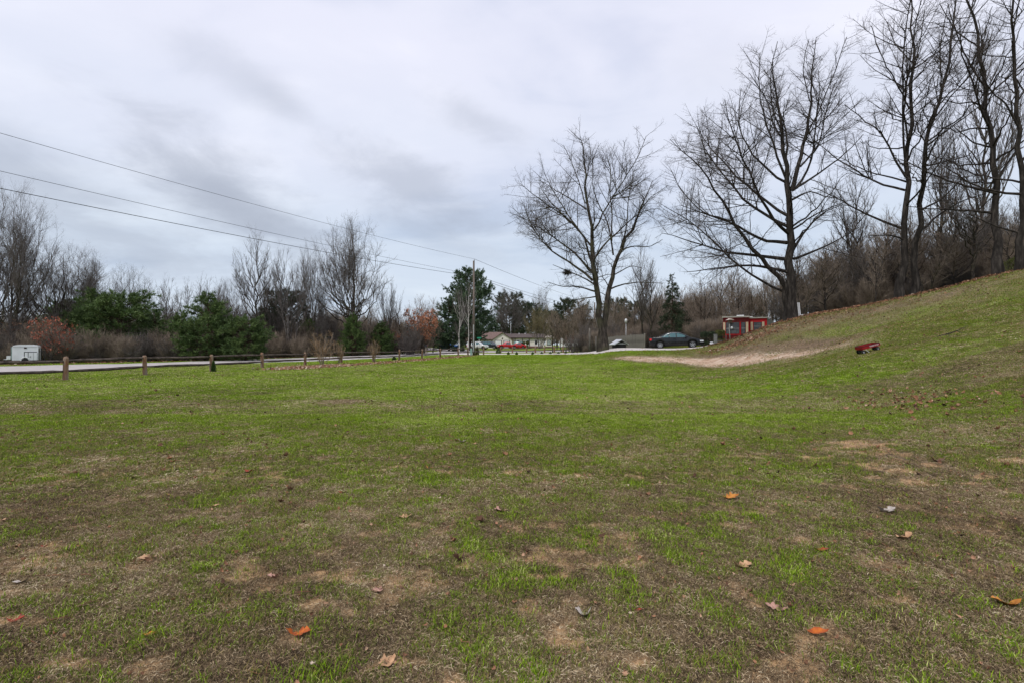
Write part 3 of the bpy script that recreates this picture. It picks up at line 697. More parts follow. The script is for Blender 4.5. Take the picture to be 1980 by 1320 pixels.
t1 = big_tree('oak_tree', 47, z1(X_(1163, 47), 47), 
    [([(528, 1258), (526, 1150), (520, 1070), (495, 930), (482, 800), (478, 700), (474, 600), (440, 480), (425, 350), (432, 200), (400, 90)], .43, .03, -1.0),
     ([(538, 1258), (540, 1150), (545, 1070), (575, 920), (598, 760), (640, 680), (712, 570), (770, 430), (830, 290)], .42, .03, 1.2)],
    [[(476, 600), (545, 480), (590, 390), (650, 320), (690, 240), (720, 150)], [(598, 720), (582, 560), (540, 450), (490, 320), (500, 190), (510, 120)], [(590, 640), (597, 440), (590, 330), (608, 200), (590, 120)],
     [(480, 830), (380, 710), (250, 610), (140, 530), (55, 480)], [(474, 870), (350, 750), (250, 690), (160, 570), (100, 400)], [(476, 790), (400, 600), (300, 545), (200, 500), (80, 420)],
     [(470, 690), (400, 590), (350, 480), (270, 350), (215, 210)], [(436, 480), (350, 410), (270, 350), (190, 285)], [(490, 740), (560, 640), (650, 570), (720, 500), (800, 445), (880, 440)],
     [(585, 910), (640, 890), (740, 880), (840, 895)], [(488, 960), (400, 972), (310, 985)], [(480, 890), (410, 850), (340, 825), (250, 790)], [(500, 1030), (460, 1028), (430, 1035)], [(630, 700), (700, 670), (790, 690), (850, 650)],
     [(700, 590), (740, 480), (800, 400), (895, 340)], [(430, 450), (400, 320), (360, 200), (320, 100)], [(640, 680), (690, 560), (690, 400), (740, 280), (750, 150)], [(425, 380), (450, 260), (470, 150), (460, 60)],
     [(560, 950), (520, 930), (495, 925)], [(590, 840), (660, 800), (700, 780), (760, 800)], [(485, 860), (560, 835), (590, 835)], [(350, 560), (280, 470), (220, 400), (180, 310)], [(486, 930), (400, 900), (300, 900), (230, 870)]],
    (980, 240), 2.87, 'big bare double-trunked oak standing behind the gravel drive, left of the black car', M_bark_oak, M_twig_oak, [dict(BARE_LV[0], spacing=.30)] + BARE_LV[1:], 11, rscale=.92)
t2 = big_tree('oak_tree', 38.5, z1(X_(1529, 38.5), 38.5) - .02,
    [([(612, 1272), (612, 1100), (616, 900), (618, 780), (615, 680), (600, 560), (590, 450), (562, 300), (552, 100)], .47, .025, .5),
     ([(622, 700), (640, 600), (672, 480), (688, 350), (683, 200), (702, 50)], .20, .02, -.8),
     ([(596, 1272), (590, 1190), (586, 1120), (560, 1075), (500, 1050), (420, 980), (335, 850), (240, 690), (150, 580), (55, 510)], .27, .02, -1.5)],
    [[(585, 1150), (470, 1112), (370, 1040), (270, 960), (150, 860), (25, 800)], [(605, 1005), (500, 975), (380, 960), (250, 895), (110, 840)], [(612, 890), (520, 850), (420, 740), (345, 640), (250, 520), (212, 430)],
     [(612, 860), (540, 820), (430, 720), (350, 600), (280, 490), (255, 370)], [(612, 815), (540, 740), (450, 620), (380, 500), (315, 380), (300, 290)], [(605, 660), (520, 600), (440, 480), (405, 380), (432, 210)], [(603, 640), (540, 520), (480, 400), (445, 300), (440, 140)],
     [(590, 450), (520, 330), (500, 200), (512, 95)], [(630, 1002), (750, 958), (860, 905), (955, 850)], [(628, 965), (700, 870), (800, 775), (915, 735)], [(630, 870), (720, 805), (830, 765)], [(625, 700), (740, 625), (840, 545), (890, 480)],
     [(640, 690), (735, 570), (775, 400), (820, 210), (842, 80)], [(650, 600), (720, 530), (770, 470), (810, 330), (870, 180)], [(600, 1060), (520, 1040), (400, 1030), (260, 1050), (150, 1062)], [(604, 930), (500, 930), (400, 860), (250, 800), (130, 760)],
     [(672, 480), (730, 330), (770, 200), (790, 90)], [(600, 560), (640, 430), (620, 280), (600, 130)], [(335, 850), (200, 820), (110, 730), (60, 640)], [(240, 690), (200, 600), (160, 500)], [(622, 740), (700, 700), (760, 740), (830, 740)],
     [(586, 460), (560, 400), (545, 280), (470, 140)], [(683, 330), (650, 240), (640, 150), (660, 70)]],
    (1260, 60), 2.276, 'wide bare oak with long low limbs sweeping left over the red trailer', M_bark_dark, M_twig_oak, BARE_LV, 12, rscale=.92)
LV3 = [dict(BARE_LV[0], spacing=.42, up=.08), dict(BARE_LV[1], spacing=.26), dict(BARE_LV[2], spacing=.16)]
t3 = big_tree('oak_tree', 34.3, z1(X_(1742, 34.3), 34.3),
    [([(262, 1270), (282, 1120), (298, 950), (305, 800), (320, 600), (330, 450), (345, 250), (350, 0), (352, -160)], .30, .03, .6),
     ([(318, 1250), (330, 1050), (335, 850), (335, 760), (352, 600), (400, 420), (440, 250), (460, 50), (465, -120)], .27, .03, -1.2)],
    [[(300, 805), (220, 770), (140, 690), (60, 610), (-10, 515)], [(290, 970), (200, 915), (120, 850), (50, 790), (-10, 745)], [(305, 750), (240, 640), (220, 560), (120, 490), (50, 430)], [(305, 740), (265, 560), (230, 400), (200, 280), (180, 150), (190, 20)],
     [(318, 640), (290, 520), (250, 450), (250, 300), (240, 150), (260, 50)], [(345, 640), (430, 570), (530, 500), (630, 420)], [(352, 600), (420, 500), (470, 370), (540, 260), (605, 160)], [(330, 450), (270, 380), (210, 330), (150, 280), (90, 160)],
     [(338, 720), (480, 680), (600, 650), (670, 590)], [(332, 1000), (450, 900), (560, 840), (650, 820)], [(440, 250), (500, 150), (540, 20)], [(345, 250), (300, 150), (290, 20)], [(300, 1020), (220, 1000), (100, 1010)], [(400, 420), (380, 250), (400, 80)],
     [(335, 900), (420, 860), (520, 760)], [(345, 300), (380, 180), (410, 10)]],
    (1620, 0), 2.2, 'tall bare oak with two dark trunks side by side on the brow of the hill', M_bark_dark, M_twig_oak, LV3, 13, rscale=.85)
t4 = big_tree('oak_tree', 30.4, z1(X_(1934, 30.4), 30.4),
    [([(690, 1165), (697, 1000), (697, 900), (690, 740), (672, 540), (648, 350), (635, 180), (590, 0), (560, -190)], .29, .04, .5)],
    [[(672, 540), (580, 450), (500, 350), (420, 300), (380, 180)], [(648, 350), (560, 250), (500, 150), (450, 30)], [(690, 820), (580, 770), (480, 700), (380, 620)], [(697, 900), (600, 880), (480, 870), (380, 850)], [(640, 250), (700, 150), (720, 0)], [(635, 180), (560, 90), (520, -50)], [(655, 400), (730, 330), (790, 250), (840, 120)],
     [(690, 760), (760, 640), (840, 600)], [(600, 30), (650, -80), (680, -200)], [(660, 460), (600, 420), (520, 440), (440, 420)], [(680, 620), (600, 600), (520, 520)]],
    (1620, 0), 2.2, 'tall straight dark tree at the top of the hill, next to the right edge', M_bark_dark, M_twig_oak, LV3, 14, rscale=.85)
t5 = big_tree('oak_tree', 29.4, z1(X_(1976, 29.4), 29.4),
    [([(780, 1140), (778, 1000), (772, 800), (740, 550), (717, 300), (700, 100), (690, -120)], .25, .04, -.8)],
    [[(740, 550), (680, 460), (600, 420), (540, 330)], [(717, 330), (780, 430), (860, 520)], [(717, 300), (660, 200), (640, 60), (600, -60)], [(772, 830), (690, 820), (600, 790), (480, 700)], [(775, 900), (840, 800), (900, 760)], [(705, 130), (760, 40), (790, -80)], [(760, 700), (820, 600), (900, 500)], [(770, 990), (700, 960), (600, 900)], [(730, 450), (800, 300), (880, 200)]],
    (1620, 0), 2.2, 'dark tree trunk cut by the right edge of the picture on the hilltop', M_bark_dark, M_twig_oak, LV3, 15, rscale=.85)

# --- prototypes for the other bare trees
PROTO_LIST = []
def auto_bare(name, seed, H, W_, fork, nl, mb, mt, lv, stems=1, dome=False, r0=.2, lean=.3, up_end=.9, label=None, boughs=2, leaf=None):
    rg = np.random.default_rng(seed); root = empty(name, (0, 0, 0)); limbs = []; tr = []
    for s in range(stems):
        a = 6.283 * s / max(stems, 1) + rg.uniform(0, 1); off = (0 if stems == 1 else W_ * rg.uniform(.10, .26)); bx = 0 if stems == 1 else r0 * 1.1
        top = H * (rg.uniform(.90, 1) if stems == 1 else rg.uniform(.72, 1))
        pts = [(math.cos(a) * bx, math.sin(a) * bx, -.3), (math.cos(a) * (bx + off * .25), math.sin(a) * (bx + off * .25), top * .3), (math.cos(a) * (bx + off * .75), math.sin(a) * (bx + off * .75), top * .65), (math.cos(a) * (bx + off), math.sin(a) * (bx + off), top)]
        q, rr = poly_limb(pts, r0 / math.sqrt(stems) , .012, 14, .008, rg); rr[0] *= 1.4
        tr.append((q, rr))
        k = max(2, int(nl / stems))
        for i in range(k):
            u_ = (i + rg.random()) / k; hz = fork + (.80 - fork) * u_; f = hz * 13; j = int(f); p = q[j] + (q[min(j + 1, 13)] - q[j]) * (f - j); az = rg.uniform(0, 6.283) if stems == 1 else a + rg.uniform(-1.6, 1.6)
            reach = W_ / 2 * math.sqrt(max(.06, 1 - (u_ * .93) ** 2)) * rg.uniform(.75, 1.05) - (off if stems > 1 else 0) * .6
            reach = max(reach, W_ * .08); ez = min(top * .98, p[2] + (top - p[2]) * rg.uniform(.45, .9) * up_end + reach * .15)
            e = np.array([p[0] + math.cos(az) * reach, p[1] + math.sin(az) * reach, ez])
            if dome:
                th = math.radians(104 - 98 * u_ ** 1.1) * rg.uniform(.9, 1.07); rr0 = W_ / 2 * rg.uniform(.92, 1.05); hb = H * .57
                e = np.array([math.cos(az) * math.sin(th) * rr0, math.sin(az) * math.sin(th) * rr0, hb + (H - hb) * math.cos(th) * rg.uniform(.9, 1)]); reach = np.hypot(e[0] - p[0], e[1] - p[1]); ez = e[2]; p = q[int(j * .55)] if j > 4 else p
            mid = p + (e - p) * .5 + np.array([math.cos(az), math.sin(az), 0]) * reach * .12 - np.array([0, 0, (ez - p[2]) * .10])
            qq, r2 = poly_limb([p, mid, e], min(rr[j] * .6, np.linalg.norm(e - p) * .013 + .008), .010, 14, .012, rg); limbs.append((qq, r2))
    if dome: lv = [dict(lv[0], t0=.34)] + lv[1:]
    V, Fq = join([tubes(np.stack([t[0] for t in tr]), np.stack([t[1] for t in tr]), 7), tubes(np.stack([t[0] for t in limbs]), np.stack([t[1] for t in limbs]), 5)])
    link('trunk', np_mesh('trunk', V, Fq, mb), root)
    out = crown_levels(limbs + [(t[0][5:][np.linspace(0, 8, 14).astype(int)], t[1][5:][np.linspace(0, 8, 14).astype(int)]) for t in tr] if False else (limbs if dome and stems == 1 else limbs + tr), lv, rg)
    V, Fq = join([tubes(*o) for o in out]); link('branches', np_mesh('branches', V, Fq, mt), root)
    if leaf:
        mleaf, cnt, size, zr = leaf; P, Rr, _ = out[-1]; sel = rg.integers(0, len(P), cnt); c = P[sel, -1] + rg.normal(size=(cnt, 3)) * .06
        c = c[(c[:, 2] > zr[0] * H) & (c[:, 2] < zr[1] * H)]
        a = nrm(rg.normal(size=(len(c), 3))); b2 = nrm(np.cross(a, rg.normal(size=(len(c), 3)))); sz = size * rg.uniform(.5, 1.2, (len(c), 1))
        V = np.stack([c - a * sz, c + b2 * sz * .5, c + a * sz, c - b2 * sz * .5], 1).reshape(-1, 3)
        link('foliage', np_mesh('foliage', V, np.arange(len(V)).reshape(-1, 4), mleaf, smooth=False), root)
    root['_h'] = H; root['_w'] = W_; PROTO_LIST.append(root); return root
def LVm(s1, s2, s3, up=.15, l3=.7, rk=1.0):
    s1, s2, s3 = s1 * .62, s2 * .68, s3 * .66
    return [dict(spacing=s1, ratio=.34, lmin=.5, lmax=3.4, ang=(22, 55), up=up, nst=4, wig=.10, rk=.011 * rk, t0=.2, sides=4),
            dict(spacing=s2, ratio=.42, lmin=.35, lmax=1.6, ang=(25, 60), up=up * .8, nst=2, wig=.14, rk=.010 * rk, t0=.15, sides=3),
            dict(spacing=s3, ratio=.55, lmin=.25, lmax=l3, ang=(25, 60), up=up * .6, nst=1, wig=.18, rk=.012 * rk, t0=.1, endr=.6, sides=3)]
pA = auto_bare('bare_tree', 101, 18, 12, .22, 34, M_bark_oak, M_twig_grey, LVm(.7, .40, .30), r0=.34, dome=True)
pA2 = auto_bare('bare_tree', 102, 18, 10, .16, 30, M_bark_oak, M_twig_grey, LVm(.7, .42, .32), dome=True, stems=3, r0=.38)
pB = auto_bare('bare_tree', 103, 18, 6, .25, 20, M_bark_oak, M_twig_grey, LVm(.75, .45, .36, .3), r0=.22)
pB2 = auto_bare('bare_tree', 104, 16, 7, .2, 20, M_bark_grey, M_twig_grey, LVm(.7, .45, .34, .35), stems=4, r0=.28)
pC = auto_bare('woodland_tree', 105, 11, 6, .18, 16, M_bark_oak, M_twig_brown, LVm(.5, .34, .28, .15), stems=2, r0=.16)
pC2 = auto_bare('woodland_tree', 106, 11, 5, .12, 16, M_bark_dark, M_twig_brown, LVm(.5, .36, .28, .12), r0=.13)
pW = auto_bare('willow_tree', 107, 9, 8, .12, 26, M_bark_grey, M_twig_olive, LVm(.32, .30, .26, .45, .9), dome=True, stems=5, r0=.22, up_end=1.0)
pR = auto_bare('red_twig_tree', 108, 6, 7, .12, 20, M_twig_red, M_twig_red, LVm(.32, .28, .22, .15), stems=3, r0=.13)
pBi = auto_bare('birch_tree', 109, 11, 4.5, .35, 14, M_bark_pale, M_twig_grey, LVm(.55, .45, .34, .2), r0=.13)
LV_SH = [dict(spacing=.20, ratio=.40, lmin=.25, lmax=1.0, ang=(20, 55), up=.10, nst=3, wig=.16, rk=.010, t0=.15, sides=3), dict(spacing=.16, ratio=.5, lmin=.15, lmax=.45, ang=(25, 60), up=.05, nst=1, wig=.2, rk=.014, t0=.1, endr=.6, sides=3)]
pS = auto_bare('bare_shrub', 110, 2.6, 2.8, .08, 44, M_twig_brown, M_twig_brown, LV_SH, stems=16, r0=.10)
pS2 = auto_bare('bare_shrub', 111, 2.4, 3.0, .05, 44, M_twig_grey, M_twig_grey, LV_SH, stems=14, r0=.10)
pV = auto_bare('dry_bush', 115, 2.6, 2.2, .04, 22, M_twig_brown, M_twig_tan, [dict(LV_SH[0], spacing=.34, up=.2), dict(LV_SH[1], spacing=.22)], stems=9, r0=.05)
pO = auto_bare('dry_leaved_oak', 112, 8, 5.5, .15, 18, M_bark_oak, M_twig_brown, LVm(.5, .4, .3), r0=.12, leaf=(M_orangeleaf, 5200, .13, (.08, .95)))
pRd = auto_bare('red_leaved_tree', 113, 4.5, 3.8, .12, 16, M_bark_dark, M_twig_brown, LVm(.4, .35, .25, .02), r0=.07, leaf=(M_redleaf, 1200, .10, (.15, .95)))
pBl = auto_bare('brown_leaved_sapling', 114, 5, 4, .15, 16, M_bark_dark, M_twig_brown, LVm(.45, .4, .3), stems=3, r0=.10, leaf=(M_brownleaf, 1400, .11, (.1, .9)))

# --- evergreens
def conifer(name, seed, H, W_, mb, mf, kind='pine', base=.08, dens=1.0, needle=.24, wn=.030, step=.42, shape=1.0):
    rg = np.random.default_rng(seed); root = empty(name, (0, 0, 0))
    q, rr = poly_limb([(0, 0, -.3), (.05, .02, H * .5), (0, .05, H * .97)], H * .018, .02, 12, .003, rg)
    P0, R0 = [], []
    z = H * base
    while z < H * .96:
        u_ = z / H
        if kind == 'spruce': prof = (1 - u_) ** .85
        elif kind == 'round': prof = math.sqrt(max(.02, 1 - ((u_ - .45) / .56) ** 2))
        else: prof = min(1, (1 - u_) ** shape * 1.25) * (1 if u_ > .15 else .85)
        for j in range(rg.integers(4, 7)):
            az = rg.uniform(0, 6.283); ln = W_ / 2 * prof * rg.uniform(.55, 1.12) + .15
            dz = {'spruce': -.18, 'round': .25, 'pine': .22}[kind] * ln + (.35 * ln * u_ if kind != 'spruce' else 0)
            p = np.array([0, 0, z + rg.uniform(-.15, .15)]); e = p + np.array([math.cos(az) * ln, math.sin(az) * ln, dz]); mid = (p + e) / 2 + np.array([0, 0, -.06 * ln if kind != 'spruce' else .08 * ln])
            a, b = poly_limb([p, mid, e], .012 * ln + .015, .008, 6, .02, rg); P0.append(a); R0.append(b)
        z += step * .72 * rg.uniform(.7, 1.3)
    P0, R0 = np.stack(P0), np.stack(R0)
    P1, R1 = spawn(P0, R0, .30 / dens, .42, .25, 1.5, (35, 65), .12 if kind != 'spruce' else -.02, 3, .10, .012, rg, t0=.25)
    V, Fq = join([tubes(q[None], rr[None], 8), tubes(P0, R0, 4), tubes(P1, R1, 3)])
    link('trunk', np_mesh('trunk', V, Fq, mb), root)
    # needle tufts: fans of slim blades at shoot positions
    def tufts(P, per, t0):
        per *= 2.2
        B, n, _ = P.shape; Ln = np.linalg.norm(np.diff(P, axis=1), axis=2).sum(1); cnt = np.maximum(1, rg.poisson(Ln * per)); par = np.repeat(np.arange(B), cnt)
        t = t0 + (1 - t0) * rg.random(len(par)) ** .7; f = t * (n - 1); i = np.minimum(f.astype(int), n - 2); fr = (f - i)[:, None]
        return P[par, i] * (1 - fr) + P[par, i + 1] * fr, nrm(P[par, i + 1] - P[par, i])
    c0, d0 = tufts(P1, 3.2 * dens, .1); c1, d1 = tufts(P0, 2.2 * dens, .45); c, d = np.r_[c0, c1], np.r_[d0, d1]
    nb = 7; c = np.repeat(c, nb, 0); d = np.repeat(d, nb, 0); m_ = len(c)
    dirn = nrm(d * .55 + rg.normal(size=(m_, 3)) * .55 + np.array([0, 0, .25 if kind != 'spruce' else -.05])); ln = needle * rg.uniform(.6, 1.25, (m_, 1)); sd_ = nrm(np.cross(dirn, rg.normal(size=(m_, 3)))) * wn * rg.uniform(.7, 1.4, (m_, 1))
    V = np.stack([c - sd_ * .5, c + sd_ * .5, c + dirn * ln], 1).reshape(-1, 3) + rg.normal(size=(m_, 1, 3)).repeat(3, 1).reshape(-1, 3) * .03
    link('foliage', np_mesh('foliage', V, np.arange(len(V)).reshape(-1, 3), mf, smooth=False, nper=3), root)
    root['_h'] = H; root['_w'] = W_; PROTO_LIST.append(root); return root
cP = conifer('pine_tree', 201, 7, 5.6, M_bark_pine, M_pine, 'pine', .06, 1.15, .30, .045, .36, .75)
cP2 = conifer('pine_tree', 202, 6, 5.8, M_bark_pine, M_pine, 'round', .05, 1.15, .30, .045, .36)
cW = conifer('white_pine', 203, 16, 11, M_bark_pine, M_whitepine, 'round', .10, .85, .42, .075, .6)
cW2 = conifer('white_pine', 204, 14, 9, M_bark_pine, M_whitepine, 'pine', .06, .85, .42, .075, .55, .6)
cS = conifer('spruce_tree', 205, 12, 7, M_bark_pine, M_spruce, 'spruce', .06, 1.0, .30, .05, .42)
cO = conifer('evergreen_tree', 206, 10, 8, M_bark_pine, M_spruce, 'round', .12, .8, .36, .07, .55)

used = set()
def plant(proto, px, top, base_py, Y, wpx, label, cat='tree', group=None, rz=None, z=None, name=None):
    """copy a prototype so that it stands on the ground below photo column px at distance Y, reaching up to photo row `top`"""
    x = X_(px, Y); g = z1(x, Y) if z is None else z
    H = EYE - (top - HY) / F_PX * Y - g; sx = wpx / F_PX * Y / proto['_w']; sz = H / proto['_h']
    if proto.name not in used: used.add(proto.name); o = proto
    else: o = copy_tree(proto)
    o.location = (x, Y, g - .02); o.rotation_euler = (0, 0, random.uniform(0, 6.283) if rz is None else rz); o.scale = (sx, sx, sz)
    if name: o.name = name
    return tag(o, label, cat, group)
random.seed(5)
# --- left tree line, from the left edge to the pole
T = [
 (pA2, 18, 362, 46, 160, 'tall bare tree cut by the left edge, beside the white trailer', 'bare trees beyond the road'),
 (pA, -30, 400, 49, 150, 'bare tree at the far left edge, its crown mostly out of the picture', 'bare trees beyond the road'),
 (pA, 122, 476, 54, 155, 'spreading bare tree above the red-leaved sapling', 'bare trees beyond the road'),
 (pA2, 165, 490, 58, 100, 'bare multi-stemmed tree just left of the wide dark pine', 'bare trees beyond the road'),
 (pA, 250, 518, 66, 95, 'low rounded bare tree rising behind the wide dark pine', 'bare trees beyond the road'),
 (pB2, 340, 510, 66, 75, 'thin bare tree behind the dip between the two dark pines', 'bare trees beyond the road'),
 (pB2, 405, 508, 68, 70, 'thin pale bare tree rising behind the peaked pine', 'bare trees beyond the road'),
 (pA, 440, 545, 74, 85, 'low bare tree between the peaked pine and the tall slender trees', 'bare trees beyond the road'),
 (pB, 496, 447, 58, 80, 'tall slender bare tree, left one of the tall pair by the wires', 'bare trees beyond the road'),
 (pB, 512, 480, 61, 55, 'slim bare trunk leaning beside the tall slender tree', 'bare trees beyond the road'),
 (pB2, 563, 442, 60, 90, 'tall forked bare tree, right one of the tall pair by the wires', 'bare trees beyond the road'),
 (pA2, 600, 480, 66, 70, 'bare tree squeezed between the forked tree and the big round crown', 'bare trees beyond the road'),
 (pA, 684, 426, 66, 165, 'large bare tree with a broad rounded crown touching the top wire', 'bare trees beyond the road'),
 (pB2, 748, 520, 72, 60, 'small bare tree under the right side of the broad rounded crown', 'bare trees beyond the road'),
 (pC, 780, 552, 74, 60, 'twiggy bare tree, first right of the broad rounded crown', 'bare trees beyond the road'),
 (pC2, 812, 560, 76, 50, 'twiggy bare tree behind the orange-leaved oak', 'bare trees beyond the road'),
 (pC2, 838, 566, 80, 46, 'thin bare tree just left of the big white pine', 'bare trees beyond the road'),
 (pC, 720, 560, 78, 70, 'bare tree low behind the dry brush by the fence', 'bare trees beyond the road'),
 (pC, 640, 580, 74, 80, 'small bare tree low under the broad crown, left side', 'bare trees beyond the road'),
]
for p, px, top, Y, wpx, lab, grp in T: plant(p, px, top, 0, Y, wpx, lab, 'tree', grp)
for p, px, top, Y, wpx, lab in [
 (cP2, 232, 577, 49, 140, 'wide dark pine, broadest evergreen left of the peaked pine'),
 (cP2, 178, 600, 51, 90, 'dark pine rising behind the red-leaved sapling'),
 (cP, 300, 600, 53, 80, 'small pine in the dip left of the peaked pine'),
 (cP, 402, 566, 48, 112, 'peaked bushy pine standing just behind the third fence post'),
 (cP, 352, 602, 50, 70, 'narrow pine joined to the left side of the peaked pine'),
 (cP2, 474, 620, 47.5, 84, 'low rounded pine behind the fourth fence post'),
 (cP2, 132, 592, 60, 80, 'dim pine behind the spreading bare tree at left'),
 (cO, 552, 568, 66, 90, 'dull evergreen behind the two tall slender trees'),
 (cO, 520, 600, 62, 60, 'dull evergreen at the foot of the left slender tree'),
 (cP, 682, 606, 64, 50, 'green evergreen wrapped round the foot of the broad-crowned tree'),
 (cP, 598, 618, 64, 60, 'small evergreen low between bare trunks left of the brush'),
 (cP, 738, 622, 68, 55, 'small evergreen low behind the dry brush'),
 (cP, 30, 620, 58, 70, 'dim evergreen behind the white trailer')]:
    plant(p, px, top, 0, Y, wpx, lab, 'tree', 'evergreens beyond the road')
plant(pRd, 102, 608, 0, 41.5, 60, 'red-leaved sapling right of the white trailer', 'tree')
plant(pBl, 52, 610, 0, 47, 80, 'brown-leaved sapling right behind the white trailer', 'tree')
plant(pO, 815, 592, 0, 73, 66, 'orange-brown leaved oak beside the black mailbox', 'tree', 'oaks still holding dry leaves')
plant(pO, 750, 636, 0, 72, 50, 'small oak with few dry leaves left of the mailbox', 'tree', 'oaks still holding dry leaves')
plant(cW, 908, 528, 0, 96, 96, 'tall dark white pine behind the utility pole', 'tree', 'tall white pines')
plant(cW2, 868, 574, 0, 92, 78, 'lower bushy white pine left of the tall one', 'tree', 'tall white pines')
plant(cW2, 850, 620, 0, 90, 50, 'small white pine beside the orange-leaved oak', 'tree', 'tall white pines')
plant(cW2, 940, 600, 0, 150, 50, 'white pine just behind the garage roof', 'tree', 'tall white pines')
plant(pBi, 888, 560, 0, 86, 44, 'pale birch with a forked top left of the utility pole', 'tree', 'pale birches by the pole')
plant(pBi, 906, 545, 0, 84, 40, 'slim pale birch right beside the utility pole', 'tree', 'pale birches by the pole')
# behind and beside the house
for p, px, top, Y, wpx, lab in [
 (cO, 985, 572, 178, 66, 'evergreen directly behind the garage gable'), (cO, 1022, 590, 172, 56, 'evergreen behind the middle of the house'),
 (cO, 1100, 584, 150, 82, 'rounded dark evergreen right of the house'), (cO, 1066, 604, 165, 60, 'evergreen behind the bay window'),
 (cO, 1190, 582, 92, 60, 'dark evergreen behind the double-trunked oak, right side'), (cO, 1226, 588, 90, 64, 'dark evergreen above the board fence'), (cO, 1138, 620, 120, 44, 'small evergreen just left of the double-trunked oak')]:
    plant(p, px, top, 0, Y, wpx, lab, 'tree', 'evergreens around the house')
for p, px, top, Y, wpx, lab in [
 (pA2, 984, 562, 158, 82, 'bushy bare tree rising behind the garage roof'), (pW, 1045, 592, 122, 74, 'olive-twigged bare tree in front of the house'), (pA, 1048, 560, 180, 60, 'pale bare crown above the house roof'),
 (pR, 1098, 626, 100, 68, 'reddish-twigged ornamental tree right of the house'), (pR, 1128, 632, 92, 50, 'reddish shrub-like tree beside the old yard posts'), (pC, 1075, 600, 160, 46, 'grey bare tree between bay window and reddish tree'),
 (pB, 1240, 468, 60, 62, 'slender bare tree, left of the pair behind the black car'), (pB, 1258, 500, 57, 60, 'slender bare tree, right of the pair behind the black car'), (pC, 1205, 600, 66, 60, 'small bare tree above the dog house'),
 (pC2, 1178, 606, 70, 44, 'small bare tree touching the right trunk of the big oak')]:
    plant(p, px, top, 0, Y, wpx, lab, 'tree', 'bare trees around the yard')
plant(cS, 1300, 526, 0, 62, 78, 'dark spruce behind the black car', 'tree')
plant(cS, 1326, 600, 0, 66, 54, 'lower spruce right of the tall dark spruce', 'tree')
# wood on the hill: nearer individual stems, then the mass behind
for p, px, top, Y, wpx, lab in [
 (pB, 1888, 320, 36, 110, 'slim leaning tree left of the tall straight trunk'), (pC2, 1694, 430, 34.8, 44, 'thin straight dark stem left of the twin-trunked oak'),
 (pC, 1790, 430, 37, 110, 'small spreading tree right of the twin-trunked oak'), (pC2, 1845, 440, 37, 90, 'thin dark tree between the twin-trunked oak and the tall straight one'),
 (pC, 1910, 400, 40, 110, 'spreading small tree behind the tall straight trunk'), (pC2, 1950, 420, 35, 90, 'thin tree between the two trunks at the right edge')]:
    plant(p, px, top, 0, Y, wpx, lab, 'tree', 'small trees on the hilltop')
for p, px, top, Y, wpx, lab in [
 (pB, 1822, 210, 46, 110, 'tall thin tree behind, between the twin-trunked oak and the straight trunk'), (pB, 1905, 60, 44, 120, 'tall thin tree behind the tall straight trunk'), (pB, 1655, 330, 46, 110, 'thin tree behind, between the two widest oaks')]:
    plant(p, px, top, 0, Y, wpx, lab, 'tree', 'thin trees behind the hilltop oaks')
wood = []
rr_ = random.Random(3)
for i in range(38):
    px = 1545 + i * 12 + rr_.uniform(-6, 6); Y = rr_.uniform(40, 56); top = 455 - (px - 1545) * .20 + rr_.uniform(-40, 50)
    wood.append((pC if rr_.random() < .5 else pC2, px, top, Y, rr_.uniform(80, 130)))
for i in range(16):
    px = 1330 + i * 14 + rr_.uniform(-6, 6); wood.append((rr_.choice([pC, pC2, pB2]), px, 560 + rr_.uniform(-30, 30) - (20 if px > 1400 else 0), rr_.uniform(60, 74), rr_.uniform(60, 90)))
for i, (p, px, top, Y, wpx) in enumerate(wood):
    plant(p, px, top, 0, Y, wpx, 'bare brownish woodland tree in the dense wood behind the hill', 'tree', 'dense wood behind the hill', name='woodland_tree')
# shrubs and brush in front of the tree lines
for i in range(52):
    px = 150 + i * 13.2 + rr_.uniform(-7, 7); Y = 46 + (px / 850) * 26 + rr_.uniform(-1.5, 4); top = rr_.uniform(606, 668)
    plant(pS if rr_.random() < .65 else pS2, px, top, 0, Y, rr_.uniform(45, 70), 'leafless thicket shrub in the brush beyond the road', 'shrub', 'leafless shrubs beyond the road')
for i in range(26):
    px = 1340 + i * 25 + rr_.uniform(-8, 8)
    if px < 1500: Y, top = rr_.uniform(58, 63), rr_.uniform(592, 635)
    else: Y, top = 46 - (px - 1480) / 500 * 9 + rr_.uniform(0, 4), HY - 70 - (px - 1480) * .185 + rr_.uniform(-35, 12)
    plant(pS if rr_.random() < .7 else pS2, px, top, 0, Y, rr_.uniform(60, 100), 'leafless undergrowth shrub at the edge of the hill wood', 'shrub', 'undergrowth shrubs on the hill')
for i in range(22):
    px = 1130 + i * 11 + rr_.uniform(-5, 5); plant(rr_.choice([pS, pS2]), px, rr_.uniform(615, 650), 0, rr_.uniform(62, 72), rr_.uniform(40, 60), 'leafless shrub in the brush behind the board fence', 'shrub', 'leafless shrubs behind the board fence')

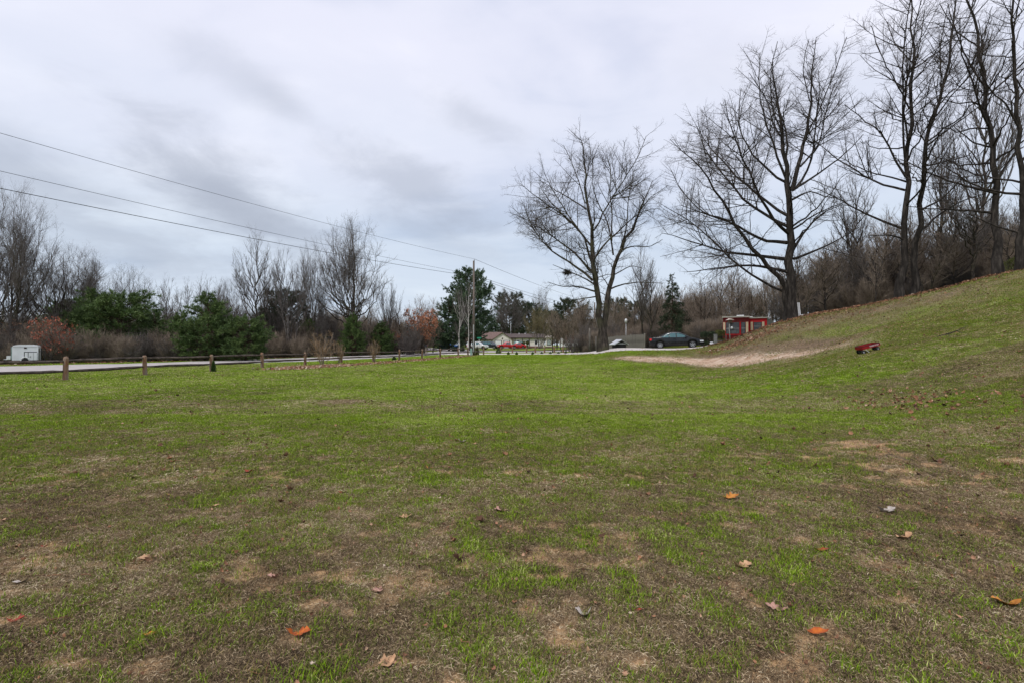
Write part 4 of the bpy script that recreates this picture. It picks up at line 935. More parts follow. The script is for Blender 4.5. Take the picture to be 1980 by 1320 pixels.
# far woods and underbrush: uncountable masses that close the view
def woodmass(name, protos, zones, label, s0, s1, seed):
    global Pp, Rr, Ss, Kk, Tt
    rg = np.random.default_rng(seed)
    coll = bpy.data.collections.new(name + '_sources')
    for i, p in enumerate(protos):
        sub = bpy.data.collections.new('%s_source_%02d' % (name, i)); coll.children.link(sub)
        for o in p.children:
            q = bpy.data.objects.new('%s_piece_%02d' % (name, i), o.data); sub.objects.link(q)
    P_, R_, S_, K_ = [], [], [], []
    for (pts, wid, n_) in zones:
        pts = np.array(pts, float); d = np.r_[0, np.cumsum(np.hypot(*np.diff(pts, axis=0).T))]; t = rg.uniform(0, d[-1], n_)
        x = np.interp(t, d, pts[:, 0]) + rg.normal(0, 1.0, n_); y = np.interp(t, d, pts[:, 1]) + rg.uniform(0, wid, n_)
        ok = ~onroad(x, y) & ~((x > 19) & (x < 29.5) & (y > 42) & (y < 57)); x, y = x[ok], y[ok]; m_ = len(x)
        P_.append(np.c_[x, y, zt(x, y) - .05]); R_.append(np.c_[np.zeros(m_), np.zeros(m_), rg.uniform(0, 6.283, m_)]); S_.append(rg.uniform(s0, s1, m_)); K_.append(rg.integers(0, len(protos), m_))
    P_ = np.concatenate(P_); scatter(name, coll, P_, np.concatenate(R_), np.concatenate(S_), np.concatenate(K_), np.zeros(len(P_)), label)
woodmass('far_wood', [pC, pC2, pC], [([(-95, 58), (-50, 64)], 14, 60), ([(-62, 66), (-30, 84)], 14, 90), ([(-36, 84), (-20, 104)], 14, 70), ([(-40, 150), (-5, 190)], 20, 70)], 'far leafless wood behind the trees beyond the road', .55, .9, 301)
woodmass('hill_wood', [pC, pC2], [([(22, 62), (36, 60), (48, 54), (62, 42)], 14, 45), ([(6, 78), (40, 72)], 10, 60), ([(-2, 200), (70, 190)], 20, 110)], 'leafless wood closing the view behind the hill', .6, 1.0, 302)
woodmass('underbrush', [pS, pS2, pS], [([(-62, 42), (-40, 42.5), (-33, 47), (-28, 56), (-24, 66), (-18, 80)], 6, 480)], 'tangle of brown underbrush beyond the road', .3, 1.25, 303)
woodmass('young_growth', [pC, pC2, pB2], [([(-64, 43), (-42, 43.5), (-34, 48), (-29, 57), (-25, 67), (-19, 82)], 5, 120), ([(24, 50), (28, 45), (31, 40), (36, 37), (42, 31)], 8, 60)], 'young slender growth rising out of the brush', .24, .52, 307)
woodmass('hill_underbrush', [pS, pS2, pS], [([(20, 62), (25, 54), (27, 46), (30, 40), (35, 37), (42, 32)], 9, 300), ([(9, 61), (20, 61)], 5, 120)], 'tangle of brown underbrush behind the hill', .3, 1.2, 304)

for _o in list(bpy.data.objects):
    if _o.parent and _o.name.split('.')[0] in ('twigs', 'branches', 'boughs', 'foliage'): _o['kind'] = 'stuff'
# ------------------------------------------------------------------ fences, pole, wires and street things
M_post = simple('weathered_post', (.22, .105, .055), (.24, .19, .15), 7, .85, sc=(1, 1, .25), bmp=.5, lo=.35, hi=.62)
M_rail = simple('weathered_rail', (.035, .027, .024), (.13, .10, .085), 6, .85, sc=(.4, 1, 1), bmp=.5)
M_post_g = simple('grey_post', (.09, .08, .07), (.20, .18, .155), 7, .9, sc=(1, 1, .25), bmp=.5)
rf = random.Random(8)
def post_mesh(h, w_, seed):
    r = random.Random(seed); mb = MB(); n_ = 7; pts = [(0, 0, -.25), (0, 0, 0), (r.uniform(-.01, .01), 0, h * .5), (r.uniform(-.02, .02), r.uniform(-.01, .01), h * .93), (0, 0, h)]
    mb.tube(pts, [w_ * .56, w_ * .56, w_ * .53, w_ * .52, w_ * .34], n=8, smooth=False)
    return mb.mesh('post', M_post)
def rail_mesh(a, b, r0, sag, seed):
    r = random.Random(seed); a, b = Vector(a), Vector(b); pts = []; rad = []
    for i in range(7):
        t = i / 6; p = a.lerp(b, t); p.z += -sag * math.sin(t * 3.1416) + r.uniform(-.014, .014); p += Vector((r.uniform(-.01, .01), r.uniform(-.01, .01), 0))
        pts.append(p); rad.append(r0 * (.62 if i in (0, 6) else r.uniform(.9, 1.12)))
    mb = MB(); mb.tube(pts, rad, n=6, smooth=False); return mb.mesh('rail', M_rail)
def split_rail(posts, h, label, w_=.16, tops=None, hz=(.42, .84), sag=.02, r0=.05, m_post=None):
    ox, oy = posts[0]; oz = z1(ox, oy); root = empty('split_rail_fence', (ox, oy, oz), 0, label, 'fence')
    P = [(x - ox, y - oy, z1(x, y) - oz) for x, y in posts]
    for i, p in enumerate(P):
        o = link('post', post_mesh(h * rf.uniform(.95, 1.06), w_, i), root); o.location = p; o.rotation_euler = (rf.uniform(-.03, .03), rf.uniform(-.04, .04), rf.uniform(0, 3))
    for i in range(len(P) - 1):
        a, b = P[i], P[i + 1]
        for k in hz: link('rail', rail_mesh((a[0], a[1], a[2] + h * k), (b[0], b[1], b[2] + h * k + rf.uniform(-.02, .02)), r0, sag * rf.uniform(-.3, 1.4), i * 7 + int(k * 10)), root)
    return root
def gp(px, py, Y=None):
    if Y is None: return ray_ground(px, py)
    return (X_(px, Y), Y)
lf = [gp(-190, 0, 17.2), gp(-30, 0, 19.8), gp(127, 0, 22.0), gp(281, 0, 25.2), gp(409, 0, 28.8), gp(507, 0, 33), gp(590, 0, 37.5), gp(660, 0, 42), gp(722, 0, 46.5), gp(772, 0, 50.5), gp(816, 0, 54), gp(851, 0, 57.5), gp(886, 0, 60.5), gp(905, 0, 62.5), gp(935, 0, 64.5)]
split_rail(lf, 1.06, 'long weathered two-rail fence running along the road up to the utility pole', w_=.19, r0=.072)
rfence = [gp(968, 0, 75), gp(991, 0, 75), gp(1018, 0, 74.5), gp(1035, 0, 74), gp(1053, 0, 73), gp(1072, 0, 71.5), gp(1089, 0, 70), gp(1105, 0, 68.5), gp(1115, 0, 67.5), gp(1130, 0, 66)]
split_rail(rfence, 1.0, 'dark two-rail fence on the far side of the gravel drive near the red pickup', w_=.24, r0=.075)
# utility poles and wires
PX, PY_ = X_(916, 62), 62.0; PZ = z1(PX, PY_)
M_pole = simple('pole_wood', (.07, .055, .046), (.17, .14, .12), 5, .9, sc=(1, 1, .12), bmp=.4)
M_metal = simple('galvanised_metal', (.35, .36, .37), (.5, .51, .52), 4, .45, .6)
M_wire = simple('black_wire', (.02, .02, .02), (.03, .03, .03), 4, .6)
up = empty('utility_pole', (PX, PY_, PZ), 0, 'tall brown wooden utility pole beside the green utility box', 'utility pole')
mb = MB(); mb.tube([(0, 0, -.5), (0, 0, 4), (0, 0, 12.1)], [.165, .15, .115], n=12); mb.build('pole', M_pole, up)
mb = MB(); mb.lathe([(.0, 0), (.05, 0), (.07, .06), (.04, .10), (.065, .15), (.035, .2), (.03, .3), (0, .3)], (0.06, 0, 12.08), n=10); mb.build('insulator', M_metal, up)
mb = MB(); mb.box((0, -.19, 2.2), (.10, .06, 3.4)); mb.build('conduit', M_metal, up)
mb = MB(); mb.box((-.16, 0, 10.3), (.12, .05, .05)).lathe([(.0, 0), (.04, 0), (.05, .05), (.03, .12), (0, .12)], (-.24, 0, 10.26), n=8); mb.build('bracket', M_metal, up)
P2 = (X_(1150, 128), 128.0); P2z = z1(*P2)
up2 = empty('utility_pole', (P2[0], P2[1], P2z), 0, 'far utility pole showing just left of the double-trunked oak', 'utility pole')
mb = MB(); mb.tube([(0, 0, -.5), (0, 0, 12)], [.24, .17], n=10); mb.build('pole', M_pole, up2)
mb = MB(); mb.tube([(.5, 0, 8.2), (.5, 0, 9.2)], [.26, .26], n=10); mb.build('transformer', M_metal, up2)
def wire(label, a, b, sag, r_=.011, beyond=None):
    a, b = Vector(a), Vector(b); pts = []
    for i in range(41):
        t = i / 40; p = a.lerp(b, t); p.z -= sag * 4 * t * (1 - t); pts.append(p - a)
    o = MB().tube(pts, r_, n=4).build('power_line', M_wire); o.location = a; tag(o, label, 'power line'); o['group'] = 'overhead lines on the poles'; return o
PL = (-43.5, -6.0)      # next pole, off the frame to the left
top = (PX + .06, PY_, PZ + 12.35); side = (PX - .24, PY_, PZ + 10.4); side2 = (PX - .17, PY_, PZ + 10.15)
wire('topmost overhead wire, from the pole top out past the left edge', (PL[0], PL[1], 14.2), top, 1.1, .012)
wire('middle overhead wire left of the pole', (PL[0], PL[1], 11.7), side, .75, .012)
wire('lowest and thickest overhead wire left of the pole', (PL[0] + .2, PL[1], 10.6), side2, .95, .018)
wire('topmost wire from the pole to the far pole on the right', top, (P2[0], P2[1], P2z + 11.9), .5, .02)
wire('middle wire from the pole to the far pole on the right', side, (P2[0] - .2, P2[1], P2z + 10.2), .5, .02)
wire('lowest wire from the pole to the far pole on the right', side2, (P2[0] - .1, P2[1], P2z + 9.4), .6, .028)
# pedestal box, street sign, mailbox
M_ugreen = simple('pale_green_metal', (.20, .32, .28), (.26, .38, .33), 3, .5)
M_sgreen = simple('sign_green', (.02, .22, .13), (.03, .26, .16), 3, .4)
M_white = simple('white_paint', (.62, .63, .64), (.74, .75, .76), 2, .5)
M_black = simple('black_plastic', (.015, .015, .017), (.03, .03, .032), 3, .5)
x, y = X_(911, 60.8), 60.8; ub = empty('utility_box', (x, y, z1(x, y)), .1, 'pale green utility box standing left of the pole foot', 'utility box')
mb = MB(); mb.box((0, 0, .42), (.24, .20, .86)); mb.build('cabinet', M_ugreen, ub); mb = MB(); mb.box((0, 0, .885), (.27, .23, .07), taper=.85); mb.build('lid', M_ugreen, ub); mb = MB(); mb.box((0, -.105, .45), (.2, .012, .7)); mb.build('door', M_ugreen, ub)
x, y = X_(926.5, 72), 72; ss = empty('street_sign', (x, y, z1(x, y)), 0, 'street name sign with a round green top on a thin post', 'street sign')
mb = MB(); mb.tube([(0, 0, -.2), (0, 0, 2.2)], .035, n=6); mb.build('post', M_metal, ss); mb = MB(); mb.box((0, 0, 2.35), (.62, .03, .20)); mb.build('sign_panel', M_sgreen, ss)
mb = MB(); mb.box((0, 0, 2.22), (.035, .45, .16)); mb.build('sign_panel', M_sgreen, ss)
x, y = X_(823.5, 69), 69; mbx = empty('mailbox', (x, y, z1(x, y)), 0, 'black mailbox on a pale wooden post in front of the orange-leaved oak', 'mailbox')
mb = MB(); mb.box((0, 0, .5), (.14, .14, 1.2)); mb.build('post', simple('pale_post', (.25, .21, .17), (.36, .31, .26), 6), mbx)
mb = MB(); pr = [(-.17, 1.12), (.17, 1.12)] + [(.17 * math.cos(a), 1.28 + .15 * math.sin(a)) for a in [i * math.pi / 8 for i in range(9)]]; mb.prism(pr, -.3, .3); mb.build('box', M_black, mbx)
mb = MB(); mb.box((.19, 0, 1.3), (.02, .05, .16)); mb.build('flag', simple('flag_red', (.5, .03, .02)), mbx)
# old yard posts with bare wood, and the lamp post behind the dog house
for px, h_, lab in [(1140, 2.9, 'old grey yard post, leftmost beside the big oak'), (1152, 1.9, 'old grey yard post right behind the left trunk foot')]:
    x, y = X_(px, 58), 58; o = MB().tube([(0, 0, -.2), (.03, 0, h_ * .5), (0, 0, h_)], [.13, .12, .10], n=7).build('yard_post', M_post_g); o.location = (x, y, z1(x, y)); tag(o, lab, 'post')
x, y = X_(1210.5, 60), 60; lp = empty('yard_lamp', (x, y, z1(x, y)), 0, 'slim yard lamp post with a pale head above the board fence', 'lamp post')
mb = MB(); mb.tube([(0, 0, -.2), (0, 0, 3.4)], .045, n=6); mb.build('pole', M_metal, lp); mb = MB(); mb.lathe([(0, 3.4), (.14, 3.4), (.17, 3.75), (.10, 3.9), (0, 3.92)], n=12); mb.build('lamp_head', M_white, lp)
# board fence behind the dog house: each board its own piece
bf0, bf1 = (X_(1170, 55), 55.0), (X_(1247, 52), 52.0)
M_board = simple('grey_boards', (.16, .145, .12), (.32, .29, .25), 5, .9, sc=(1, 1, .3), bmp=.3)
bf = empty('board_fence', (bf0[0], bf0[1], z1(*bf0)), 0, 'weathered grey board fence behind the dog house', 'fence')
dx, dy = bf1[0] - bf0[0], bf1[1] - bf0[1]; Lb = math.hypot(dx, dy); ang = math.atan2(dy, dx); bme = MB().box((0, 0, .85), (.135, .025, 1.7)).mesh('board', M_board); nb_ = int(Lb / .15)
for i in range(nb_):
    t = (i + .5) / nb_; o = link('board', bme, bf); xx, yy = dx * t, dy * t + (.02 if i % 2 else -.01); o.location = (xx, yy, z1(bf0[0] + xx, bf0[1] + yy) - bf.location.z - .05 + rf.uniform(-.03, .03)); o.rotation_euler = (0, rf.uniform(-.01, .01), ang)
for k in (.4, 1.3):
    o = MB().tube([(0, .05, z1(*bf0) - bf.location.z + k), (dx, dy + .05, z1(*bf1) - bf.location.z + k)], .04, n=4).build('rail', M_board, bf)
for t in (0, .33, .66, 1):
    o = MB().box((dx * t, dy * t + .1, z1(bf0[0] + dx * t, bf0[1] + dy * t) - bf.location.z + .85), (.11, .11, 1.8)).build('post', M_board, bf)
# dog house
x, y = X_(1197, 50.5), 50.5; dh = empty('dog_house', (x, y, z1(x, y)), .25, 'small black dog house with a snowy white roof by the gravel drive', 'dog house')
M_dark = simple('dark_board', (.018, .017, .016), (.04, .037, .034), 5, .8)
mb = MB(); mb.prism([(-.55, 0), (.55, 0), (.55, .62), (0, .98), (-.55, .62)], -.5, .5); mb.build('wall', M_dark, dh)
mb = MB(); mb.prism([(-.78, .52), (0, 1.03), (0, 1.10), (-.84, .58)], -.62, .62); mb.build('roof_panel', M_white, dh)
mb = MB(); mb.prism([(.78, .52), (.84, .58), (0, 1.10), (0, 1.03)], -.62, .62); mb.build('roof_panel', simple('aged_roof_grey', (.25, .25, .25), (.4, .4, .4), 4), dh)  # right panel coloured a plain grey, darker than the white left one
mb = MB(); mb.box((0, -.52, .34), (.42, .03, .6)); mb.build('doorway', M_black, dh); mb = MB(); mb.box((0, -.53, .66), (1.1, .03, .05)); mb.build('trim', M_white, dh)

# ------------------------------------------------------------------ vehicles
M_glass = simple('tinted_glass', (.05, .12, .14), (.08, .17, .19), 1, .10, spec=.5)
M_glass_d = simple('dark_glass', (.012, .014, .016), (.02, .022, .025), 1, .06, spec=.8)
M_tyre = simple('tyre_rubber', (.012, .012, .012), (.025, .025, .025), 8, .9)
M_rim = simple('alloy_rim', (.55, .56, .58), (.7, .71, .73), 3, .3, .7)
M_chrome = simple('chrome', (.6, .6, .62), (.7, .7, .72), 2, .15, .9)
M_tail = simple('tail_light_red', (.55, .01, .015), (.65, .02, .02), 2, .2, spec=.6)
M_head = simple('head_light', (.6, .63, .66), (.75, .78, .8), 2, .1, spec=.8)
M_trim = simple('black_trim', (.012, .012, .013), (.02, .02, .022), 2, .5)
def paint(name, c, rough=.22):
    m, n, b = nmat(name); b.inputs['Base Color'].default_value = (*c, 1); b.inputs['Roughness'].default_value = rough; b.inputs['Coat Weight'].default_value = .22; b.inputs['Specular IOR Level'].default_value = .3; b.inputs['Coat Roughness'].default_value = .06
    t = n.nodes.new('ShaderNodeTexCoord'); f = noise(n, t.outputs['Object'], 1.3, 5); c2 = tuple(x * .85 + .01 for x in c); n.links.new(ramp(n, f, [(.4, c), (.65, c2)]), b.inputs['Base Color']); return m
P_black = paint('black_car_paint', (.004, .005, .007)); P_red = paint('red_car_paint', (.42, .012, .018)); P_white = paint('white_car_paint', (.62, .63, .64)); P_dark = paint('dark_blue_paint', (.012, .018, .028)); P_blue = paint('blue_car_paint', (.01, .09, .32)); P_teal = paint('teal_car_paint', (.10, .22, .22))
def interp(x, pts): return float(np.interp(x, [p[0] for p in pts], [p[1] for p in pts]))
def vehicle(name, loc, rz, label, body_m, L_, W_, belt, roof, gh, wheels, wr, sills, windows, wind, group=None, cat='car', tumble=.80, bed=None, lights=True, glass=None, scale=1):
    """belt: [(x,z)] shoulder line along the car; roof: [(x,z)] top line; gh=(x0,x1) where the cabin stands; x from rear 0 to nose L"""
    glass = glass or M_glass; root = empty(name, loc, rz, label, cat, group, (scale,) * 3); hw = W_ / 2; NX = 96
    def zbot(x):
        z = sills
        for wx in wheels:
            d = abs(x - wx)
            if d < wr * 1.16: z = max(z, wr + math.sqrt((wr * 1.16) ** 2 - d * d) * .98)
        if x < .5: z = max(z, sills + (.5 - x) * .28)
        if x > L_ - .5: z = max(z, sills + (x - L_ + .5) * .18)
        return z
    def halfw(x):
        t = min(x, L_ - x); return hw * (1 - .16 * max(0, 1 - t / .55) ** 2) if t < .55 else hw
    def sect(x):
        zb, zs, zr = zbot(x), interp(x, belt), interp(x, roof); h = halfw(x); cabin = zr > zs + .03; zb = min(zb, zs - .12)
        k = [(0, zb + .02), (h * .90, zb), (h * .985, zb + (zs - zb) * .22), (h, zb + (zs - zb) * .55), (h * .975, zs)]
        tw = h * (tumble if cabin else .90)
        if cabin: f = min(1, (zr - zs) / .35); tw = h * (.975 - (.975 - tumble) * f); k += [(tw, zr - .035 * f), (tw * .82, zr), (0, zr + .025)]
        else: k += [(h * .90, zr + .005), (h * .6, zr + .03), (0, zr + .045)]
        return k
    xsn = sorted(set([L_ * i / NX for i in range(NX + 1)] + [wx + s * wr * 1.16 for wx in wheels for s in (-1, 1)])); V = []; Fc = []
    for x in xsn:
        k = sect(x); V += [(x - L_ / 2, -a, z) for a, z in k] + [(x - L_ / 2, a, z) for a, z in reversed(k[1:-1])]
    m_ = len(V) // len(xsn)
    for i in range(len(xsn) - 1):
        for j in range(m_): j2 = (j + 1) % m_; Fc.append((i * m_ + j, (i + 1) * m_ + j, (i + 1) * m_ + j2, i * m_ + j2))
    Fc += [tuple(range(m_)), tuple((len(xsn) - 1) * m_ + j for j in reversed(range(m_)))]
    b_ = MB().add(V, Fc, True).build('body', body_m, root)
    def side_y(x, z):
        k = sect(x)[3:]; zz = [q[1] for q in k[:3]]; yy = [q[0] for q in k[:3]]; return float(np.interp(z, zz, yy)) + .010
    for poly in windows:
        for s in (-1, 1):
            vs = [(x - L_ / 2, s * side_y(x, z), z) for x, z in poly]; f = tuple(range(len(vs)))
            MB().add(vs, [f if s < 0 else f[::-1]]).build('window', glass, root)
    for (xa, za, wa, xb, zb_, wb) in wind:
        vs = [(xa - L_ / 2, -wa, za), (xa - L_ / 2, wa, za), (xb - L_ / 2, wb, zb_), (xb - L_ / 2, -wb, zb_)]; f = (0, 1, 2, 3); MB().add(vs, [f if xa > xb else f[::-1]]).build('windscreen', glass, root)
    for wx in wheels:
        for s in (-1, 1):
            we = empty('wheel', (0, 0, 0)); we.parent = root; we.location = (wx - L_ / 2, s * (hw - .10), wr)
            mb = MB(); mb.lathe([(wr * .66, -.09), (wr * .9, -.10), (wr * .98, -.07), (wr, 0), (wr * .98, .07), (wr * .9, .10), (wr * .66, .09), (wr * .66, -.09)], axis='y', n=24); mb.build('tyre', M_tyre, we)
            mb = MB(); yo = s * .07; mb.lathe([(wr * .66, yo), (wr * .60, yo + s * .02), (wr * .58, yo - s * .03), (wr * .60, yo - s * .05)], axis='y', n=24)
            for q in range(5):
                a = q * 1.2566 + .3; c, sn = math.cos(a), math.sin(a); wv = wr * .13; n_ = len(mb.v)
                vs = [(c * wr * .08 - sn * wv, yo + s * .012, sn * wr * .08 + c * wv), (c * wr * .08 + sn * wv, yo + s * .012, sn * wr * .08 - c * wv), (c * wr * .62 + sn * wv * .7, yo + s * .02, sn * wr * .62 - c * wv * .7), (c * wr * .62 - sn * wv * .7, yo + s * .02, sn * wr * .62 + c * wv * .7)]
                mb.add(vs, [(0, 1, 2, 3), (3, 2, 1, 0)])
            mb.build('rim', M_rim, we)
            mb = MB(); mb.lathe([(0, s * .02), (wr * .62, s * .02)], axis='y', n=16); mb.build('brake_disc', M_trim, we)
            mb = MB(); mb.lathe([(0, -.02), (wr * 1.13, -.02), (wr * 1.13, .02), (0, .02)], c=(wx - L_ / 2, s * (hw - .26), wr), axis='y', n=18); mb.build('wheel_well', M_trim, root)
    if lights:
        for s in (-1, 1):
            zt_ = interp(0.1, belt) - .13; mb = MB(); mb.box((-L_ / 2 + .12, s * (halfw(.12) - .07), zt_), (.24, .17, .17)); mb.build('tail_light', M_tail, root)
            zh = interp(L_ - .35, belt) - .12; mb = MB(); mb.box((L_ / 2 - .28, s * (halfw(L_ - .28) - .055), zh), (.42, .13, .13)); mb.build('headlight', M_head, root)
    return root
# black sedan
SX, SY = X_(1308, 44), 44.0; zr_, zf_ = z1(SX - 1.4, SY) + .07, z1(SX + 1.4, SY) + .07
sedan = vehicle('parked_car', (SX, SY, (zr_ + zf_) / 2 - .02), 0, 'black four-door sedan parked on the gravel drive', P_black, 4.78, 1.80,
    [(0, .93), (.15, 1.00), (.9, .99), (2.4, .955), (3.3, .93), (4.1, .83), (4.55, .70), (4.78, .58)],
    [(0, .93), (.12, 1.03), (.62, 1.05), (.75, 1.08), (1.5, 1.38), (2.1, 1.455), (2.7, 1.43), (3.15, 1.24), (3.62, .96), (4.1, .87), (4.55, .74), (4.78, .58)], None, (.93, 3.78), .335, .20,
    [[(1.02, 1.03), (1.36, 1.23), (1.66, 1.335), (1.70, 1.335), (1.72, 1.00), (1.25, 1.01)], [(1.79, 1.00), (1.79, 1.345), (2.1, 1.38), (2.32, 1.375), (2.34, .995)], [(2.42, .995), (2.41, 1.37), (2.62, 1.355), (2.95, 1.22), (3.28, 1.02), (3.2, .985)]],
    [(3.56, 1.015, .68, 2.84, 1.415, .56), (.74, 1.095, .62, 1.44, 1.375, .55)])
sedan.rotation_euler = (0, -math.atan2(zf_ - zr_, 2.8), R(-17)); sedan.scale = (.97,) * 3
for s in (-1, 1):
    mb = MB(); mb.box((.80, s * .96, 1.0), (.16, .12, .11), taper=.8); mb.build('door_mirror', P_black, sedan)
    mb = MB(); mb.tube([(-1.7, s * .905, .55), (1.0, s * .905, .55)], .012, n=4); mb.build('side_moulding', M_trim, sedan)
    for xd in (-.70, .03):
        mb = MB(); mb.box((xd + .55, s * .905, .86), (.16, .03, .03)); mb.build('door_handle', P_black, sedan)
    mb = MB(); mb.tube([(-1.32, s * .85, 1.06), (-.75, s * .76, 1.36), (-.3, s * .735, 1.395), (.25, s * .745, 1.385)], .012, n=4); mb.build('window_trim', M_chrome, sedan)
mb = MB(); mb.box((2.36, 0, .40), (.10, 1.3, .16)); mb.build('grille', M_trim, sedan)
mb = MB(); mb.box((-2.40, 0, .62), (.02, .5, .12)); mb.build('number_plate', M_white, sedan)
# red pickup
def pickup(px, Y, rz, label, pm, scale=1, grp=None, second=False):
    x = X_(px, Y); v = vehicle('pickup_truck', (x, Y, z1(x, Y) + .05), rz, label, pm, 5.4, 1.85,
      [(0, 1.02), (5.4 * .5, 1.03), (4.2, 1.02), (5.2, .95), (5.4, .7)],
      [(0, 1.0), (2.02, 1.0), (2.1, 1.68), (2.5, 1.74), (3.2, 1.72), (3.85, 1.10), (5.2, 1.0), (5.4, .72)], None, (1.15, 4.35), .38, .42,
      [[(2.22, 1.08), (2.2, 1.60), (2.62, 1.64), (2.62, 1.08)], [(2.70, 1.08), (2.70, 1.64), (3.1, 1.60), (3.55, 1.12)]],
      [(3.84, 1.12, .72, 3.24, 1.66, .62), (2.03, 1.1, .72, 2.08, 1.60, .66)], cat='pickup truck', group=grp)
    mb = MB(); mb.box((-1.72, 0, 1.06), (1.9, 1.5, .04)); mb.build('cargo_bed', M_trim, v)
    mb = MB(); mb.box((2.66, 0, .52), (.12, 1.75, .16)); mb.build('bumper', M_chrome, v); mb = MB(); mb.box((-2.70, 0, .55), (.12, 1.7, .14)); mb.build('bumper', M_chrome, v)
    return v
pk = pickup(981, 118, math.pi + .25, 'red pickup truck parked in front of the garage doors', P_red)
x, y = X_(1000, 121), 121
vehicle('parked_car', (x, y, z1(x, y) + .05), math.pi + .3, 'low red car half hidden behind the red pickup', P_red, 4.3, 1.7, [(0, .9), (3.2, .92), (4.3, .65)], [(0, .95), (.6, 1.0), (1.3, 1.38), (2.4, 1.4), (3.1, .98), (4.0, .85), (4.3, .66)], None, (.85, 3.45), .32, .2,
    [[(1.2, 1.0), (1.5, 1.3), (2.3, 1.3), (2.8, 1.0)]], [(3.05, 1.02, .65, 2.45, 1.36, .55), (.65, 1.04, .6, 1.28, 1.35, .55)])
x, y = X_(1004, 127), 127
vehicle('parked_van', (x, y, z1(x, y) + .05), 1.3, 'teal van parked between the red pickup and the house door', P_teal, 4.8, 1.85, [(0, 1.05), (4.3, 1.0), (4.8, .7)], [(0, 1.6), (.2, 1.75), (3.2, 1.76), (4.1, 1.05), (4.8, .75)], None, (.9, 3.8), .33, .22,
    [[(.4, 1.1), (.4, 1.6), (1.6, 1.6), (1.6, 1.1)], [(1.7, 1.1), (1.7, 1.6), (3.0, 1.58), (3.5, 1.1)]], [(4.05, 1.1, .7, 3.3, 1.68, .62), (-.01, 1.15, .7, .12, 1.65, .62)], cat='van')
def suv(px, Y, rz, label, pm, gm=None, dz=0, scale=1):
    x = X_(px, Y); return vehicle('parked_suv', (x, Y, z1(x, Y) + .05), rz, label, pm, 4.9, 1.85, [(0, 1.05), (3.6, 1.03), (4.6, .98), (4.9, .68)],
      [(0, 1.3), (.10, 1.72), (.6, 1.78), (2.6, 1.78), (3.05, 1.7), (3.62, 1.10), (4.7, 1.0), (4.9, .7)], None, (.95, 3.95), .37, .34,
      [[(.28, 1.12), (.28, 1.64), (1.15, 1.66), (1.15, 1.12)], [(1.25, 1.10), (1.25, 1.67), (2.1, 1.67), (2.1, 1.10)], [(2.2, 1.10), (2.2, 1.67), (2.85, 1.63), (3.38, 1.12)]],
      [(3.6, 1.13, .72, 3.08, 1.66, .66), (-.01, 1.2, .7, .08, 1.66, .66)], cat='suv', glass=gm, scale=scale)
suv(924, 112, -.22, 'white suv parked behind the utility pole', P_white, scale=1.0)
suv(948, 119, -.5, 'dark suv parked between the white suv and the garage', P_dark, M_glass, scale=1.05)
suv(868, 108, -.7, 'bright blue car nearly hidden under the white pines', P_blue)
x = X_(896, 118); 
# ------------------------------------------------------------------ house
M_cream = simple('cream_siding', (.60, .565, .51), (.68, .645, .59), 1.5, .7, sc=(.3, 1, 6)); M_shingle = simple('brown_shingles', (.10, .065, .058), (.19, .13, .115), 3, .9, sc=(1, 3, 3), bmp=.3)
M_shingle2 = simple('dark_shingles', (.055, .042, .042), (.11, .085, .08), 3, .9, sc=(1, 3, 3), bmp=.3); M_btrim = simple('brown_trim', (.035, .025, .02), (.06, .045, .04), 3, .7); M_brick = simple('foundation_brick', (.10, .045, .035), (.17, .08, .06), 8, .9)
HYd = 140.0; hx = lambda px: X_(px, HYd) - X_(985, HYd)
hz0 = z1(X_(985, HYd), HYd); house = empty('house', (X_(985, HYd), HYd, hz0), 0, 'low cream house with a brown roof and a two-door garage behind the parked cars', 'house')
g0, g1 = hx(953), hx(990); gc = (g0 + g1) / 2; wallh = 2.55; rid = 4.15 - .0
def hz_(py): return EYE - (py - HY) / F_PX * HYd - hz0
wallh = hz_(656.5); rid = hz_(642.5); gh = hz_(644)
mb = MB(); mb.prism([(g0, -.2), (g1, -.2), (g1, wallh), (gc, gh), (g0, wallh)], 0, 8); mb.build('garage_wall', M_cream, house)
mb = MB(); th = .16; mb.prism([(g0 - .5, wallh - .3), (gc, gh + .05), (gc, gh + .05 + th), (g0 - .5, wallh - .3 + th)], -.45, 8); mb.build('garage_roof', M_shingle, house)
mb = MB(); mb.prism([(gc, gh + .05), (g1 + .5, wallh - .3), (g1 + .5, wallh - .3 + th), (gc, gh + .05 + th)], -.45, 8); mb.build('garage_roof', M_shingle, house)
for i, (a, b) in enumerate([(957.5, 969.5), (974.5, 985)]):
    a, b = hx(a), hx(b); zd = hz_(658.3)
    fr = MB().box(((a + b) / 2, -.04, zd / 2), (b - a + .28, .08, zd + .2)).build('garage_door', M_btrim, house); MB().box(((a + b) / 2, -.10, zd / 2 - .05), (b - a - .1, .06, zd - .05)).build('door_panel', M_white, fr)
    for k in range(1, 4): MB().box(((a + b) / 2, -.135, zd * k / 4), (b - a - .1, .01, .03)).build('panel_joint', M_btrim, fr)
MB().box((gc, -.03, hz_(654.5)), (.35, .06, .45)).build('gable_vent', M_btrim, house)
